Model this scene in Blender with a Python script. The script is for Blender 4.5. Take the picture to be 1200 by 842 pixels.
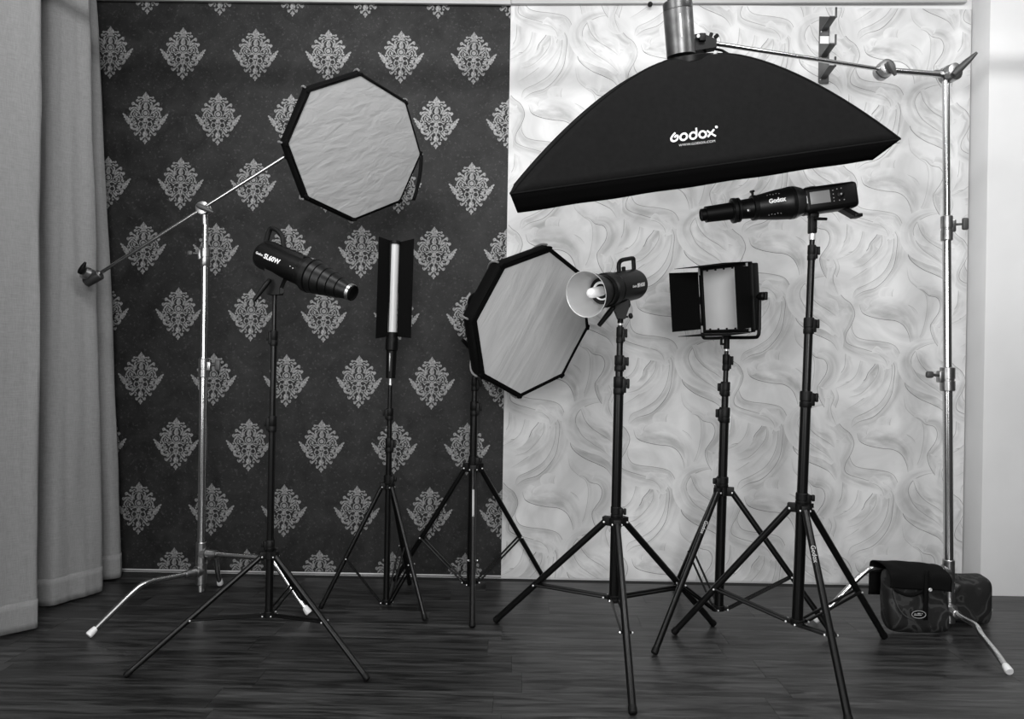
import bpy, bmesh, math, random
from mathutils import Vector as V, Matrix, noise as mnoise

for o in list(bpy.data.objects):
    bpy.data.objects.remove(o)
sc = bpy.context.scene
col = sc.collection
R = random.Random(7)

# ------------------------------------------------------------------ camera
FPX, CAM, YAW, ROLL = 847.66, V((0.4189, -3.7315, 1.125)), 0.0034, -0.0173
RM = Matrix.Rotation(YAW, 3, 'Z') @ Matrix.Rotation(ROLL, 3, 'Y')      # columns: right, forward, up
cd = bpy.data.cameras.new('camera')
cd.sensor_width = 36.0
cd.lens = FPX * 36.0 / 1200.0
cam = bpy.data.objects.new('camera', cd)
col.objects.link(cam)
r_, f_, u_ = RM.col[0], RM.col[1], RM.col[2]
cam.matrix_world = Matrix(((r_.x, u_.x, -f_.x, CAM.x), (r_.y, u_.y, -f_.y, CAM.y), (r_.z, u_.z, -f_.z, CAM.z), (0, 0, 0, 1)))
sc.camera = cam

def at(px, py, y):
    """world point seen at photo pixel (px, py) that stands at room depth y"""
    d = RM @ V(((px - 600) / FPX, 1.0, -(py - 421) / FPX))
    return CAM + d * ((y - CAM.y) / d.y)

def S(y):
    """pixels per metre at room depth y"""
    return FPX / (y - CAM.y)

# ------------------------------------------------------------------ world, lights, exposure
w = bpy.data.worlds.new('world')
sc.world = w
w.use_nodes = True
w.node_tree.nodes['Background'].inputs[0].default_value = (1, 1, 1, 1)
w.node_tree.nodes['Background'].inputs[1].default_value = 0.05
sc.view_settings.view_transform = 'Standard'
sc.view_settings.look = 'None'
sc.view_settings.gamma = 1.0
sc.view_settings.exposure = 0.2
sc.view_settings.use_curve_mapping = False

def area(name, loc, target, sx, sy, power):
    d = bpy.data.lights.new(name, 'AREA')
    d.shape = 'RECTANGLE'
    d.size, d.size_y, d.energy = sx, sy, power
    o = bpy.data.objects.new(name, d)
    o.location = loc
    o.rotation_euler = (V(target) - V(loc)).to_track_quat('-Z', 'Y').to_euler()
    col.objects.link(o)

area('window_light', (0.75, -5.3, 1.95), (1.0, 0, 1.75), 1.3, 1.9, 108)
area('left_fill_light', (-1.9, -3.3, 1.6), (1.2, -1.6, 1.3), 1.7, 1.9, 52)  # unseen fill added at left to brighten the pier's side face
for lx, lp_ in ((-0.7, 21), (1.2, 20), (3.1, 18)):
    area('ceiling_light', (lx, -2.15, 3.28), (lx + 0.1, -0.3, 1.9), 1.1, 0.25, lp_)

# ------------------------------------------------------------------ materials
def nt(name):
    m = bpy.data.materials.new(name)
    m.use_nodes = True
    t = m.node_tree
    return m, t, t.nodes['Principled BSDF'], t.links

def g4(v):
    return (v, v, v, 1)

def mat(name, v, rough=0.5, metal=0.0, spec=0.5, nscale=0, namp=0.0, bump=0.0, bscale=200):
    m, t, b, l = nt(name)
    b.inputs['Base Color'].default_value = g4(v)
    b.inputs['Roughness'].default_value = rough
    b.inputs['Metallic'].default_value = metal
    b.inputs['Specular IOR Level'].default_value = spec
    tc = t.nodes.new('ShaderNodeTexCoord')
    if nscale:
        n = t.nodes.new('ShaderNodeTexNoise')
        n.inputs['Scale'].default_value = nscale
        n.inputs['Detail'].default_value = 5
        l.new(tc.outputs['Object'], n.inputs['Vector'])
        r = t.nodes.new('ShaderNodeMapRange')
        r.inputs['From Min'].default_value = 0.3
        r.inputs['From Max'].default_value = 0.7
        r.inputs['To Min'].default_value = v * (1 - namp)
        r.inputs['To Max'].default_value = v * (1 + namp)
        l.new(n.outputs['Fac'], r.inputs['Value'])
        l.new(r.outputs['Result'], b.inputs['Base Color'])
    if bump:
        n2 = t.nodes.new('ShaderNodeTexNoise')
        n2.inputs['Scale'].default_value = bscale
        n2.inputs['Detail'].default_value = 3
        l.new(tc.outputs['Object'], n2.inputs['Vector'])
        bp = t.nodes.new('ShaderNodeBump')
        bp.inputs['Strength'].default_value = bump
        bp.inputs['Distance'].default_value = 0.002
        l.new(n2.outputs['Fac'], bp.inputs['Height'])
        l.new(bp.outputs['Normal'], b.inputs['Normal'])
    return m

M = {}
M['plaster'] = mat('plaster', 0.72, 0.8, nscale=2.2, namp=0.05, bump=0.15, bscale=60)
M['black_tube'] = mat('black_tube', 0.003, 0.30, spec=0.30)
M['black_plastic'] = mat('black_plastic', 0.0035, 0.5, spec=0.2, bump=0.05, bscale=500)
M['black_metal'] = mat('black_metal', 0.004, 0.38, spec=0.25, nscale=20, namp=0.2)
M['satin_black'] = mat('satin_black', 0.003, 0.42, spec=0.16)
M['cloth_black'] = mat('cloth_black', 0.0075, 0.9, spec=0.1, nscale=60, namp=0.15, bump=0.3, bscale=900)
M['lip_black'] = mat('lip_black', 0.0015, 0.9, spec=0.03)
M['octa_black'] = mat('octa_black', 0.003, 0.8, spec=0.08, bump=0.2, bscale=300)
M['chrome'] = mat('chrome', 0.62, 0.2, metal=1.0)
M['cast_steel'] = mat('cast_steel', 0.38, 0.33, metal=1.0, nscale=40, namp=0.2)
M['grey_metal'] = mat('grey_metal', 0.22, 0.35, metal=1.0)
M['brushed'] = mat('brushed', 0.16, 0.36, metal=0.9, nscale=18, namp=0.35)
M['bright'] = mat('bright', 0.8, 0.3, metal=0.6)
M['white_plastic'] = mat('white_plastic', 0.75, 0.4)
M['print_white'] = mat('print_white', 0.85, 0.6)
M['print_grey'] = mat('print_grey', 0.35, 0.6)
M['glass_white'] = mat('glass_white', 0.92, 0.25)
M['rib_grey'] = mat('rib_grey', 0.26, 0.45, metal=0.2)
M['screen'] = mat('screen', 0.26, 0.35, nscale=3, namp=0.15)
M['knob_grey'] = mat('knob_grey', 0.05, 0.45)
M['strap'] = mat('strap', 0.004, 0.85, spec=0.1)
M['panel_white'] = mat('panel_white', 0.80, 0.45, nscale=6, namp=0.04)
M['tube_white'] = mat('tube_white', 0.55, 0.3)
M['rack'] = mat('rack', 0.05, 0.4, spec=0.5)
M['dish_silver'] = mat('dish_silver', 0.72, 0.42, metal=0.75)
M['skirting'] = mat('skirting', 0.16, 0.6)
M['housing'] = mat('housing', 0.42, 0.45, nscale=4, namp=0.06)

def mat_diffuser(name, v, ang, sx=22, sz=3.0):
    """pale diffuser cloth with soft long folds"""
    m, t, b, l = nt(name)
    tc = t.nodes.new('ShaderNodeTexCoord')
    mp = t.nodes.new('ShaderNodeMapping')
    mp.vector_type = 'TEXTURE'
    mp.inputs['Rotation'].default_value = (0, ang, 0)
    mp.inputs['Scale'].default_value = (1 / sx, 1 / sx, 1 / sz)
    l.new(tc.outputs['Object'], mp.inputs['Vector'])
    n = t.nodes.new('ShaderNodeTexNoise')
    n.inputs['Scale'].default_value = 1.0
    n.inputs['Detail'].default_value = 4
    n.inputs['Distortion'].default_value = 0.5
    l.new(mp.outputs['Vector'], n.inputs['Vector'])
    bp = t.nodes.new('ShaderNodeBump')
    bp.inputs['Strength'].default_value = 0.45
    bp.inputs['Distance'].default_value = 0.02
    l.new(n.outputs['Fac'], bp.inputs['Height'])
    n2 = t.nodes.new('ShaderNodeTexNoise')
    n2.inputs['Scale'].default_value = 700
    l.new(tc.outputs['Object'], n2.inputs['Vector'])
    bp2 = t.nodes.new('ShaderNodeBump')
    bp2.inputs['Strength'].default_value = 0.15
    bp2.inputs['Distance'].default_value = 0.001
    l.new(n2.outputs['Fac'], bp2.inputs['Height'])
    l.new(bp.outputs['Normal'], bp2.inputs['Normal'])
    l.new(bp2.outputs['Normal'], b.inputs['Normal'])
    b.inputs['Base Color'].default_value = g4(v)
    b.inputs['Roughness'].default_value = 0.85
    return m

M['diffuser_a'] = mat_diffuser('diffuser_a', 0.30, 1.25)
M['diffuser_b'] = mat_diffuser('diffuser_b', 0.60, 0.5, 11, 1.6)

def mat_curtain():
    m, t, b, l = nt('curtain_linen')
    tc = t.nodes.new('ShaderNodeTexCoord')
    out = []
    for sc3 in ((900, 900, 60), (60, 60, 900)):
        mp = t.nodes.new('ShaderNodeMapping')
        mp.inputs['Scale'].default_value = sc3
        l.new(tc.outputs['Object'], mp.inputs['Vector'])
        n = t.nodes.new('ShaderNodeTexNoise')
        n.inputs['Scale'].default_value = 0.5
        l.new(mp.outputs['Vector'], n.inputs['Vector'])
        out.append(n.outputs['Fac'])
    ad = t.nodes.new('ShaderNodeMath')
    ad.operation = 'ADD'
    l.new(out[0], ad.inputs[0])
    l.new(out[1], ad.inputs[1])
    r = t.nodes.new('ShaderNodeMapRange')
    r.inputs['From Min'].default_value = 0.6
    r.inputs['From Max'].default_value = 1.4
    r.inputs['To Min'].default_value = 0.19
    r.inputs['To Max'].default_value = 0.27
    l.new(ad.outputs[0], r.inputs['Value'])
    l.new(r.outputs['Result'], b.inputs['Base Color'])
    bp = t.nodes.new('ShaderNodeBump')
    bp.inputs['Strength'].default_value = 0.15
    bp.inputs['Distance'].default_value = 0.001
    l.new(ad.outputs[0], bp.inputs['Height'])
    l.new(bp.outputs['Normal'], b.inputs['Normal'])
    b.inputs['Roughness'].default_value = 0.9
    b.inputs['Specular IOR Level'].default_value = 0.15
    return m
M['curtain'] = mat_curtain()

def mat_dark_paper():
    m, t, b, l = nt('dark_paper')
    tc = t.nodes.new('ShaderNodeTexCoord')
    def no(scale, det, dist=0.0):
        n = t.nodes.new('ShaderNodeTexNoise')
        n.inputs['Scale'].default_value = scale
        n.inputs['Detail'].default_value = det
        n.inputs['Roughness'].default_value = 0.65
        n.inputs['Distortion'].default_value = dist
        l.new(tc.outputs['Object'], n.inputs['Vector'])
        return n.outputs['Fac']
    def mr(src, a, bb, c, d):
        r = t.nodes.new('ShaderNodeMapRange')
        r.inputs['From Min'].default_value = a
        r.inputs['From Max'].default_value = bb
        r.inputs['To Min'].default_value = c
        r.inputs['To Max'].default_value = d
        l.new(src, r.inputs['Value'])
        return r.outputs['Result']
    big = mr(no(9, 6, 0.6), 0.3, 0.7, 0.006, 0.023)
    speck = mr(no(75, 3), 0.58, 0.74, 0.0, 0.04)
    ad = t.nodes.new('ShaderNodeMath')
    ad.operation = 'ADD'
    l.new(big, ad.inputs[0])
    l.new(speck, ad.inputs[1])
    l.new(ad.outputs[0], b.inputs['Base Color'])
    b.inputs['Roughness'].default_value = 0.55
    b.inputs['Specular IOR Level'].default_value = 0.25
    bp = t.nodes.new('ShaderNodeBump')
    bp.inputs['Strength'].default_value = 0.25
    bp.inputs['Distance'].default_value = 0.003
    l.new(no(3, 4), bp.inputs['Height'])
    l.new(bp.outputs['Normal'], b.inputs['Normal'])
    return m
M['dark_paper'] = mat_dark_paper()
M['foil'] = mat('foil', 0.20, 0.45, metal=0.25, nscale=110, namp=0.6)

def pale_base(t, l):
    """soft mottled paper tone, same function for the sheet and the print on it"""
    ge = t.nodes.new('ShaderNodeNewGeometry')
    n = t.nodes.new('ShaderNodeTexNoise')
    n.inputs['Scale'].default_value = 3.4
    n.inputs['Detail'].default_value = 5
    n.inputs['Distortion'].default_value = 1.6
    l.new(ge.outputs['Position'], n.inputs['Vector'])
    r = t.nodes.new('ShaderNodeMapRange')
    r.inputs['From Min'].default_value = 0.32
    r.inputs['From Max'].default_value = 0.68
    r.inputs['To Min'].default_value = 0.56
    r.inputs['To Max'].default_value = 0.76
    l.new(n.outputs['Fac'], r.inputs['Value'])
    return r.outputs['Result']

def mat_pale():
    m, t, b, l = nt('pale_paper')
    l.new(pale_base(t, l), b.inputs['Base Color'])
    b.inputs['Roughness'].default_value = 0.7
    b.inputs['Specular IOR Level'].default_value = 0.2
    return m
M['pale_paper'] = mat_pale()

def mat_swirl():
    """printed stroke: thin line along v = 0, then tone that fades out across the stroke"""
    m, t, b, l = nt('swirl_ink')
    base = pale_base(t, l)
    uv = t.nodes.new('ShaderNodeUVMap')
    uv.uv_map = 'UVMap'
    sp = t.nodes.new('ShaderNodeSeparateXYZ')
    l.new(uv.outputs['UV'], sp.inputs[0])
    att = t.nodes.new('ShaderNodeUVMap')
    att.uv_map = 'ink'
    sp2 = t.nodes.new('ShaderNodeSeparateXYZ')
    l.new(att.outputs['UV'], sp2.inputs[0])
    def math_(op, a, bb):
        n = t.nodes.new('ShaderNodeMath')
        n.operation = op
        for i, s in enumerate((a, bb)):
            if isinstance(s, (int, float)):
                n.inputs[i].default_value = s
            else:
                l.new(s, n.inputs[i])
        return n.outputs[0]
    v = sp.outputs['Y']
    inv = math_('SUBTRACT', 1.0, v)
    fade = math_('POWER', math_('MAXIMUM', inv, 0.0), 1.7)
    n = t.nodes.new('ShaderNodeTexNoise')
    n.inputs['Scale'].default_value = 14
    n.inputs['Detail'].default_value = 4
    ge = t.nodes.new('ShaderNodeNewGeometry')
    l.new(ge.outputs['Position'], n.inputs['Vector'])
    uvs = t.nodes.new('ShaderNodeMapping')
    uvs.inputs['Scale'].default_value = (2.6, 2.4, 1.0)
    l.new(uv.outputs['UV'], uvs.inputs['Vector'])
    vad = t.nodes.new('ShaderNodeVectorMath')
    vad.operation = 'ADD'
    sca = t.nodes.new('ShaderNodeVectorMath')
    sca.operation = 'SCALE'
    sca.inputs['Scale'].default_value = 1.7
    l.new(ge.outputs['Position'], sca.inputs[0])
    l.new(uvs.outputs['Vector'], vad.inputs[0])
    l.new(sca.outputs['Vector'], vad.inputs[1])
    st = t.nodes.new('ShaderNodeTexNoise')
    st.inputs['Scale'].default_value = 1.3
    st.inputs['Detail'].default_value = 4
    l.new(vad.outputs['Vector'], st.inputs['Vector'])
    rng = t.nodes.new('ShaderNodeMapRange')
    rng.inputs['From Min'].default_value = 0.32
    rng.inputs['From Max'].default_value = 0.68
    rng.inputs['To Min'].default_value = 0.0
    rng.inputs['To Max'].default_value = 1.7
    l.new(st.outputs['Fac'], rng.inputs['Value'])
    hump = math_('POWER', math_('SINE', math_('MULTIPLY', math_('POWER', math_('MAXIMUM', v, 0.0), 0.75), 3.14159), 0.0), 1.3)
    prof = math_('ADD', math_('MULTIPLY', fade, 0.38), math_('MULTIPLY', hump, 0.5))
    env = sp2.outputs['X']                       # tone strength along the stroke
    tone = math_('MULTIPLY', math_('MULTIPLY', prof, rng.outputs['Result']), env)
    line = math_('MULTIPLY', math_('LESS_THAN', v, sp2.outputs['Y']), math_('MULTIPLY', env, 1.7))
    tot = math_('ADD', tone, line)
    keep = math_('MAXIMUM', math_('SUBTRACT', 1.0, tot), 0.25)
    l.new(math_('MULTIPLY', base, keep), b.inputs['Base Color'])
    b.inputs['Roughness'].default_value = 0.7
    b.inputs['Specular IOR Level'].default_value = 0.2
    return m
M['swirl'] = mat_swirl()

def mat_plank():
    m, t, b, l = nt('floor_plank')
    tc = t.nodes.new('ShaderNodeTexCoord')
    oi = t.nodes.new('ShaderNodeObjectInfo')
    mu = t.nodes.new('ShaderNodeMath')
    mu.operation = 'MULTIPLY'
    mu.inputs[1].default_value = 37.0
    l.new(oi.outputs['Random'], mu.inputs[0])
    cx = t.nodes.new('ShaderNodeCombineXYZ')
    l.new(mu.outputs[0], cx.inputs[0])
    l.new(mu.outputs[0], cx.inputs[2])
    ad = t.nodes.new('ShaderNodeVectorMath')
    ad.operation = 'ADD'
    l.new(tc.outputs['Object'], ad.inputs[0])
    l.new(cx.outputs[0], ad.inputs[1])
    mp = t.nodes.new('ShaderNodeMapping')
    mp.inputs['Scale'].default_value = (2.2, 26, 1)
    l.new(ad.outputs[0], mp.inputs['Vector'])
    n = t.nodes.new('ShaderNodeTexNoise')
    n.inputs['Scale'].default_value = 1.3
    n.inputs['Detail'].default_value = 8
    n.inputs['Roughness'].default_value = 0.62
    n.inputs['Distortion'].default_value = 1.2
    l.new(mp.outputs['Vector'], n.inputs['Vector'])
    r = t.nodes.new('ShaderNodeMapRange')
    r.inputs['From Min'].default_value = 0.39
    r.inputs['From Max'].default_value = 0.68
    r.inputs['To Min'].default_value = 0.006
    r.inputs['To Max'].default_value = 0.060
    l.new(n.outputs['Fac'], r.inputs['Value'])
    r2 = t.nodes.new('ShaderNodeMapRange')
    r2.inputs['To Min'].default_value = 0.75
    r2.inputs['To Max'].default_value = 1.25
    l.new(oi.outputs['Random'], r2.inputs['Value'])
    m2 = t.nodes.new('ShaderNodeMath')
    m2.operation = 'MULTIPLY'
    l.new(r.outputs['Result'], m2.inputs[0])
    l.new(r2.outputs['Result'], m2.inputs[1])
    l.new(m2.outputs[0], b.inputs['Base Color'])
    b.inputs['Roughness'].default_value = 0.36
    b.inputs['Specular IOR Level'].default_value = 0.4
    bp = t.nodes.new('ShaderNodeBump')
    bp.inputs['Strength'].default_value = 0.12
    bp.inputs['Distance'].default_value = 0.002
    l.new(n.outputs['Fac'], bp.inputs['Height'])
    l.new(bp.outputs['Normal'], b.inputs['Normal'])
    return m
M['plank'] = mat_plank()
M['subfloor'] = mat('subfloor', 0.008, 0.9)

def mat_camo():
    m, t, b, l = nt('camo_cloth')
    tc = t.nodes.new('ShaderNodeTexCoord')
    n = t.nodes.new('ShaderNodeTexNoise')
    n.inputs['Scale'].default_value = 11
    n.inputs['Detail'].default_value = 1.5
    n.inputs['Distortion'].default_value = 1.2
    l.new(tc.outputs['Object'], n.inputs['Vector'])
    cr = t.nodes.new('ShaderNodeValToRGB')
    cr.color_ramp.interpolation = 'CONSTANT'
    e = cr.color_ramp.elements
    e[0].color = g4(0.0015)
    e[1].position = 0.46
    e[1].color = g4(0.006)
    for p, c in ((0.52, 0.028), (0.60, 0.002)):
        x = e.new(p)
        x.color = g4(c)
    l.new(n.outputs['Fac'], cr.inputs[0])
    l.new(cr.outputs[0], b.inputs['Base Color'])
    b.inputs['Roughness'].default_value = 0.7
    return m
M['camo'] = mat_camo()

# ------------------------------------------------------------------ mesh helpers
def frame(o, x, up=(0, 0, 1)):
    """matrix: local X along x, local Z near up, local Y = Z x X"""
    x = V(x).normalized()
    z = V(up)
    z = (z - x * z.dot(x)).normalized()
    y = z.cross(x)
    return Matrix(((x.x, y.x, z.x, o[0]), (x.y, y.y, z.y, o[1]), (x.z, y.z, z.z, o[2]), (0, 0, 0, 1)))

class MB:
    def __init__(s, mtx=None):
        s.bm = bmesh.new()
        s.m = mtx or Matrix.Identity(4)
    def box(s, c, size, bev=0.0, rot=None, seg=2):
        tm = Matrix.Translation(V(c)) @ (rot.to_4x4() if rot else Matrix.Identity(4)) @ Matrix.Diagonal((size[0], size[1], size[2], 1))
        b2 = bmesh.new()
        bmesh.ops.create_cube(b2, size=1.0, matrix=tm)
        if bev:
            bmesh.ops.bevel(b2, geom=list(b2.edges), offset=bev, segments=seg, profile=0.5, affect='EDGES', clamp_overlap=True)
        s._merge(b2)
        return s
    def _merge(s, b2):
        mp = {}
        for v in b2.verts:
            mp[v.index if False else v] = s.bm.verts.new(s.m @ v.co)
        for f in b2.faces:
            try:
                s.bm.faces.new([mp[v] for v in f.verts])
            except ValueError:
                pass
        b2.free()
    def tube(s, pts, rad, n=12, caps=True, flat=None):
        pts = [V(p) for p in pts]
        if isinstance(rad, (int, float)):
            rad = [rad] * len(pts)
        rings = []
        t0 = (pts[1] - pts[0]).normalized()
        a = t0.orthogonal().normalized()
        for i, p in enumerate(pts):
            if i == 0:
                t = pts[1] - pts[0]
            elif i == len(pts) - 1:
                t = pts[-1] - pts[-2]
            else:
                t = (pts[i + 1] - pts[i]).normalized() + (pts[i] - pts[i - 1]).normalized()
            t = t.normalized()
            a = (a - t * a.dot(t)).normalized()
            b = t.cross(a)
            rings.append([s.bm.verts.new(s.m @ (p + (a * math.cos(k * 2 * math.pi / n) + b * math.sin(k * 2 * math.pi / n)) * rad[i])) for k in range(n)])
        for r0, r1 in zip(rings, rings[1:]):
            for k in range(n):
                s.bm.faces.new((r0[k], r0[(k + 1) % n], r1[(k + 1) % n], r1[k]))
        if caps:
            s.bm.faces.new(rings[0][::-1])
            s.bm.faces.new(rings[-1])
        return s
    def lathe(s, prof, n=28, org=(0, 0, 0), axis=(1, 0, 0), caps=True):
        """prof: (distance along axis, radius)"""
        f = frame(org, axis, (0, 0, 1) if abs(V(axis).normalized().z) < 0.9 else (0, 1, 0))
        rings = []
        for x, r in prof:
            r = max(r, 0.0002)
            rings.append([s.bm.verts.new(s.m @ (f @ V((x, r * math.cos(k * 2 * math.pi / n), r * math.sin(k * 2 * math.pi / n))))) for k in range(n)])
        for r0, r1 in zip(rings, rings[1:]):
            for k in range(n):
                s.bm.faces.new((r0[k], r0[(k + 1) % n], r1[(k + 1) % n], r1[k]))
        if caps:
            s.bm.faces.new(rings[0][::-1])
            s.bm.faces.new(rings[-1])
        return s
    def poly(s, pts):
        s.bm.faces.new([s.bm.verts.new(s.m @ V(p)) for p in pts])
        return s
    def prism(s, pts, d):
        """closed polygon (3-D points) extruded by vector d"""
        d = V(d)
        a = [s.bm.verts.new(s.m @ V(p)) for p in pts]
        b = [s.bm.verts.new(s.m @ (V(p) + d)) for p in pts]
        n = len(pts)
        s.bm.faces.new(a)
        s.bm.faces.new(b[::-1])
        for i in range(n):
            s.bm.faces.new((a[i], b[i], b[(i + 1) % n], a[(i + 1) % n]))
        return s
    def grid(s, fn, nu, nv, wrap=False):
        vs = [[s.bm.verts.new(s.m @ V(fn(i / nu, j / nv))) for i in range(nu + (0 if wrap else 1))] for j in range(nv + 1)]
        m_ = len(vs[0])
        for j in range(nv):
            for i in range(nu):
                s.bm.faces.new((vs[j][i], vs[j][(i + 1) % m_], vs[j + 1][(i + 1) % m_], vs[j + 1][i]))
        return s
    def build(s, name, m, parent=None, smooth=True, solid=0.0, normals=True):
        off = V((0, 0, 0))
        p = parent
        while p:
            off += p.location
            p = p.parent
        if normals:
            bmesh.ops.recalc_face_normals(s.bm, faces=s.bm.faces)
        me = bpy.data.meshes.new(name)
        for v in s.bm.verts:
            v.co -= off
        s.bm.to_mesh(me)
        s.bm.free()
        if smooth:
            me.shade_smooth()
            me.set_sharp_from_angle(angle=0.62)
        me.materials.append(M[m])
        o = bpy.data.objects.new(name, me)
        col.objects.link(o)
        if parent:
            o.parent = parent
        if solid:
            md = o.modifiers.new('thickness', 'SOLIDIFY')
            md.thickness = solid
            md.offset = 0
        return o

def thing(name, label, cat, loc, group=None):
    o = bpy.data.objects.new(name, None)
    o.location = loc
    o.empty_display_size = 0.05
    col.objects.link(o)
    o['label'] = label
    o['category'] = cat
    if group:
        o['group'] = group
    return o

def tag(o, label, cat, group=None):
    o['label'] = label
    o['category'] = cat
    if group:
        o['group'] = group
    return o

def struct(o, label=None):
    o['kind'] = 'structure'
    if label:
        o['label'] = label
    return o

def text_into(mb, body, size, mtx, bold=0.0, shear=0.0, depth=0.0004, align='CENTER'):
    """letters in the local XY plane of mtx, reading along +X, facing +Z"""
    cu = bpy.data.curves.new('txt', 'FONT')
    cu.body = body
    cu.size = size
    cu.align_x = align
    cu.align_y = 'CENTER'
    cu.offset = bold
    cu.shear = shear
    cu.extrude = depth
    cu.resolution_u = 3
    ob = bpy.data.objects.new('txt', cu)
    col.objects.link(ob)
    dg = bpy.context.evaluated_depsgraph_get()
    me = ob.evaluated_get(dg).to_mesh()
    vs = [mb.bm.verts.new(mtx @ v.co) for v in me.vertices]
    for p in me.polygons:
        try:
            mb.bm.faces.new([vs[i] for i in p.vertices])
        except ValueError:
            pass
    ob.evaluated_get(dg).to_mesh_clear()
    bpy.data.objects.remove(ob)
    return mb

# ================================================================== THE ROOM
XB, XR = 0.369, 2.735                       # edge between the two papers, right edge of the pale one
fl = MB().box((0.9, -2.0, -0.03), (7.4, 4.4, 0.05)).build('floor', 'subfloor')
struct(fl, 'dark wood-look plank floor')
PW, PL = 0.1524, 0.9144
pm = {}
def plank_mesh(wd, ln):
    k = (round(wd, 3), round(ln, 3))
    if k not in pm:
        b = MB().box((0, 0, -0.003), (ln - 0.0008, wd - 0.0008, 0.006), 0.0003, seg=1)
        me = bpy.data.meshes.new('plank')
        b.bm.to_mesh(me)
        b.bm.free()
        me.materials.append(M['plank'])
        pm[k] = me
    return pm[k]
first = -0.675 + 4 * PW
known = {4: 0.386, 6: 0.428, 8: 0.368}
for i in range(26):
    y1 = first - i * PW
    y0 = y1 - PW
    yt = min(y1, -0.002)
    wd = yt - y0
    if wd < 0.03:
        continue
    off = known.get(i, R.uniform(0, PL))
    x = off - PL * math.ceil((off + 2.45) / PL)
    while x < 4.3:
        a, bx_ = max(x, -2.0), min(x + PL, 4.4)
        if bx_ - a > 0.05:
            o = bpy.data.objects.new('plank', plank_mesh(wd, bx_ - a))
            o.location = ((a + bx_) / 2, (y0 + yt) / 2, 0.0)
            col.objects.link(o)
            o.parent = fl
        x += PL
struct(MB().box((0.9, 0.06, 1.6), (7.4, 0.12, 3.3)).build('wall_back', 'plaster'))
struct(MB().box((3.76, -0.075, 1.6), (2.04, 0.15, 3.3), 0.004).build('wall_pier', 'plaster'), 'pale plastered wall pier standing proud of the back wall')
struct(MB().box((-2.06, -2.0, 1.6), (0.1, 4.2, 3.3)).build('wall_left', 'plaster'))
struct(MB().box((0.9, -2.9, 3.42), (7.4, 6.2, 0.08)).build('ceiling', 'plaster'))
# strip of pale skirting that shows as a thin light line under the dark paper
struct(MB().box(((-1.95 + XB) / 2, -0.004, 0.003), (1.95 + XB, 0.010, 0.005), 0.001).build('baseboard_back', 'skirting'))
# long roller housing along the top
hs = MB()
for x0, x1, z0, z1 in ((-1.98, XB, 2.945, 2.955), (XB, 2.70, 2.958, 3.002)):
    a = math.atan2(z1 - z0, x1 - x0)
    hs.box(((x0 + x1) / 2, -0.019, (z0 + z1) / 2 + 0.037), (x1 - x0, 0.022, 0.1), 0.004, rot=Matrix.Rotation(-a, 3, 'Y'))
hs = struct(hs.build('trim_1', 'housing'), 'long pale roller housing along the top of the wall')
MB().lathe([(0, 0.012), (0.012, 0.012), (0.016, 0.008)], 14, (1.08, -0.03, 2.949), (0, -1, 0)).build('screw_cap', 'black_plastic', hs)
# rail hung under the ceiling in front of the wall
struct(MB().tube([(-1.95, -0.70, 2.80), (4.2, -0.70, 2.80)], 0.022, 12).build('trim_2', 'housing'), 'slim pale rail hung across the room below the ceiling')

# ------------------------------------------------------------------ dark damask wallpaper
dk = thing('damask_wallpaper', 'dark mottled wallpaper sheet with rows of silvery damask motifs', 'wallpaper', (-0.7, 0, 0.0))
def dark_sheet(u, v):
    x = -1.95 + (XB + 1.95) * u
    z = 0.012 + 2.955 * v
    return (x, -0.0035 - 0.002 * mnoise.noise(V((x * 1.3, 0, z * 0.8))), z)
MB().grid(dark_sheet, 40, 50).build('paper_sheet', 'dark_paper', dk, normals=False)

mot = MB()
KM = 1 / 10.53 / 227.16
lay = [0]
def mp2(x, y):
    return (x * KM, -0.0004 - 0.00001 * lay[0], y * KM)
def stroke(pts, w0, w1=None, n=5):
    """tapered printed stroke in motif units, mirrored"""
    w1 = w0 if w1 is None else w1
    P = [V((p[0], p[1])) for p in pts]
    sm = []
    for i in range(len(P) - 1):
        p0, p1, p2, p3 = P[max(i - 1, 0)], P[i], P[i + 1], P[min(i + 2, len(P) - 1)]
        for k in range(n):
            t = k / n
            sm.append(0.5 * ((2 * p1) + (p2 - p0) * t + (2 * p0 - 5 * p1 + 4 * p2 - p3) * t * t + (3 * p1 - p0 - 3 * p2 + p3) * t ** 3))
    sm.append(P[-1])
    for sg in (1, -1):
        lay[0] += 1
        L_, R_ = [], []
        for i, p in enumerate(sm):
            d = (sm[min(i + 1, len(sm) - 1)] - sm[max(i - 1, 0)])
            d = d.normalized() if d.length > 0 else V((1, 0))
            nn = V((-d.y, d.x))
            ww = (w0 + (w1 - w0) * i / (len(sm) - 1)) / 2
            L_.append(mot.bm.verts.new(mp2(sg * (p + nn * ww).x, (p + nn * ww).y)))
            R_.append(mot.bm.verts.new(mp2(sg * (p - nn * ww).x, (p - nn * ww).y)))
        for i in range(len(sm) - 1):
            q = (L_[i], R_[i], R_[i + 1], L_[i + 1])
            mot.bm.faces.new(q if sg == 1 else q[::-1])
def disc(x, y, r, n=10, both=True):
    for sg in ((1, -1) if both and abs(x) > 1 else (1,)):
        lay[0] += 1
        mot.bm.faces.new([mot.bm.verts.new(mp2(sg * x + r * math.cos(k * 6.2832 / n), y + r * math.sin(k * 6.2832 / n))) for k in range(n)][::-1])
def ring(x, y, r, wd):
    stroke([(x + r * math.cos(a * 0.7854), y + r * math.sin(a * 0.7854)) for a in range(9)], wd, n=3)
def blob(pts):
    for sg in (1, -1):
        lay[0] += 1
        q = [mot.bm.verts.new(mp2(sg * a, b)) for a, b in pts]
        mot.bm.faces.new(q if sg == -1 else q[::-1])
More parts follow.
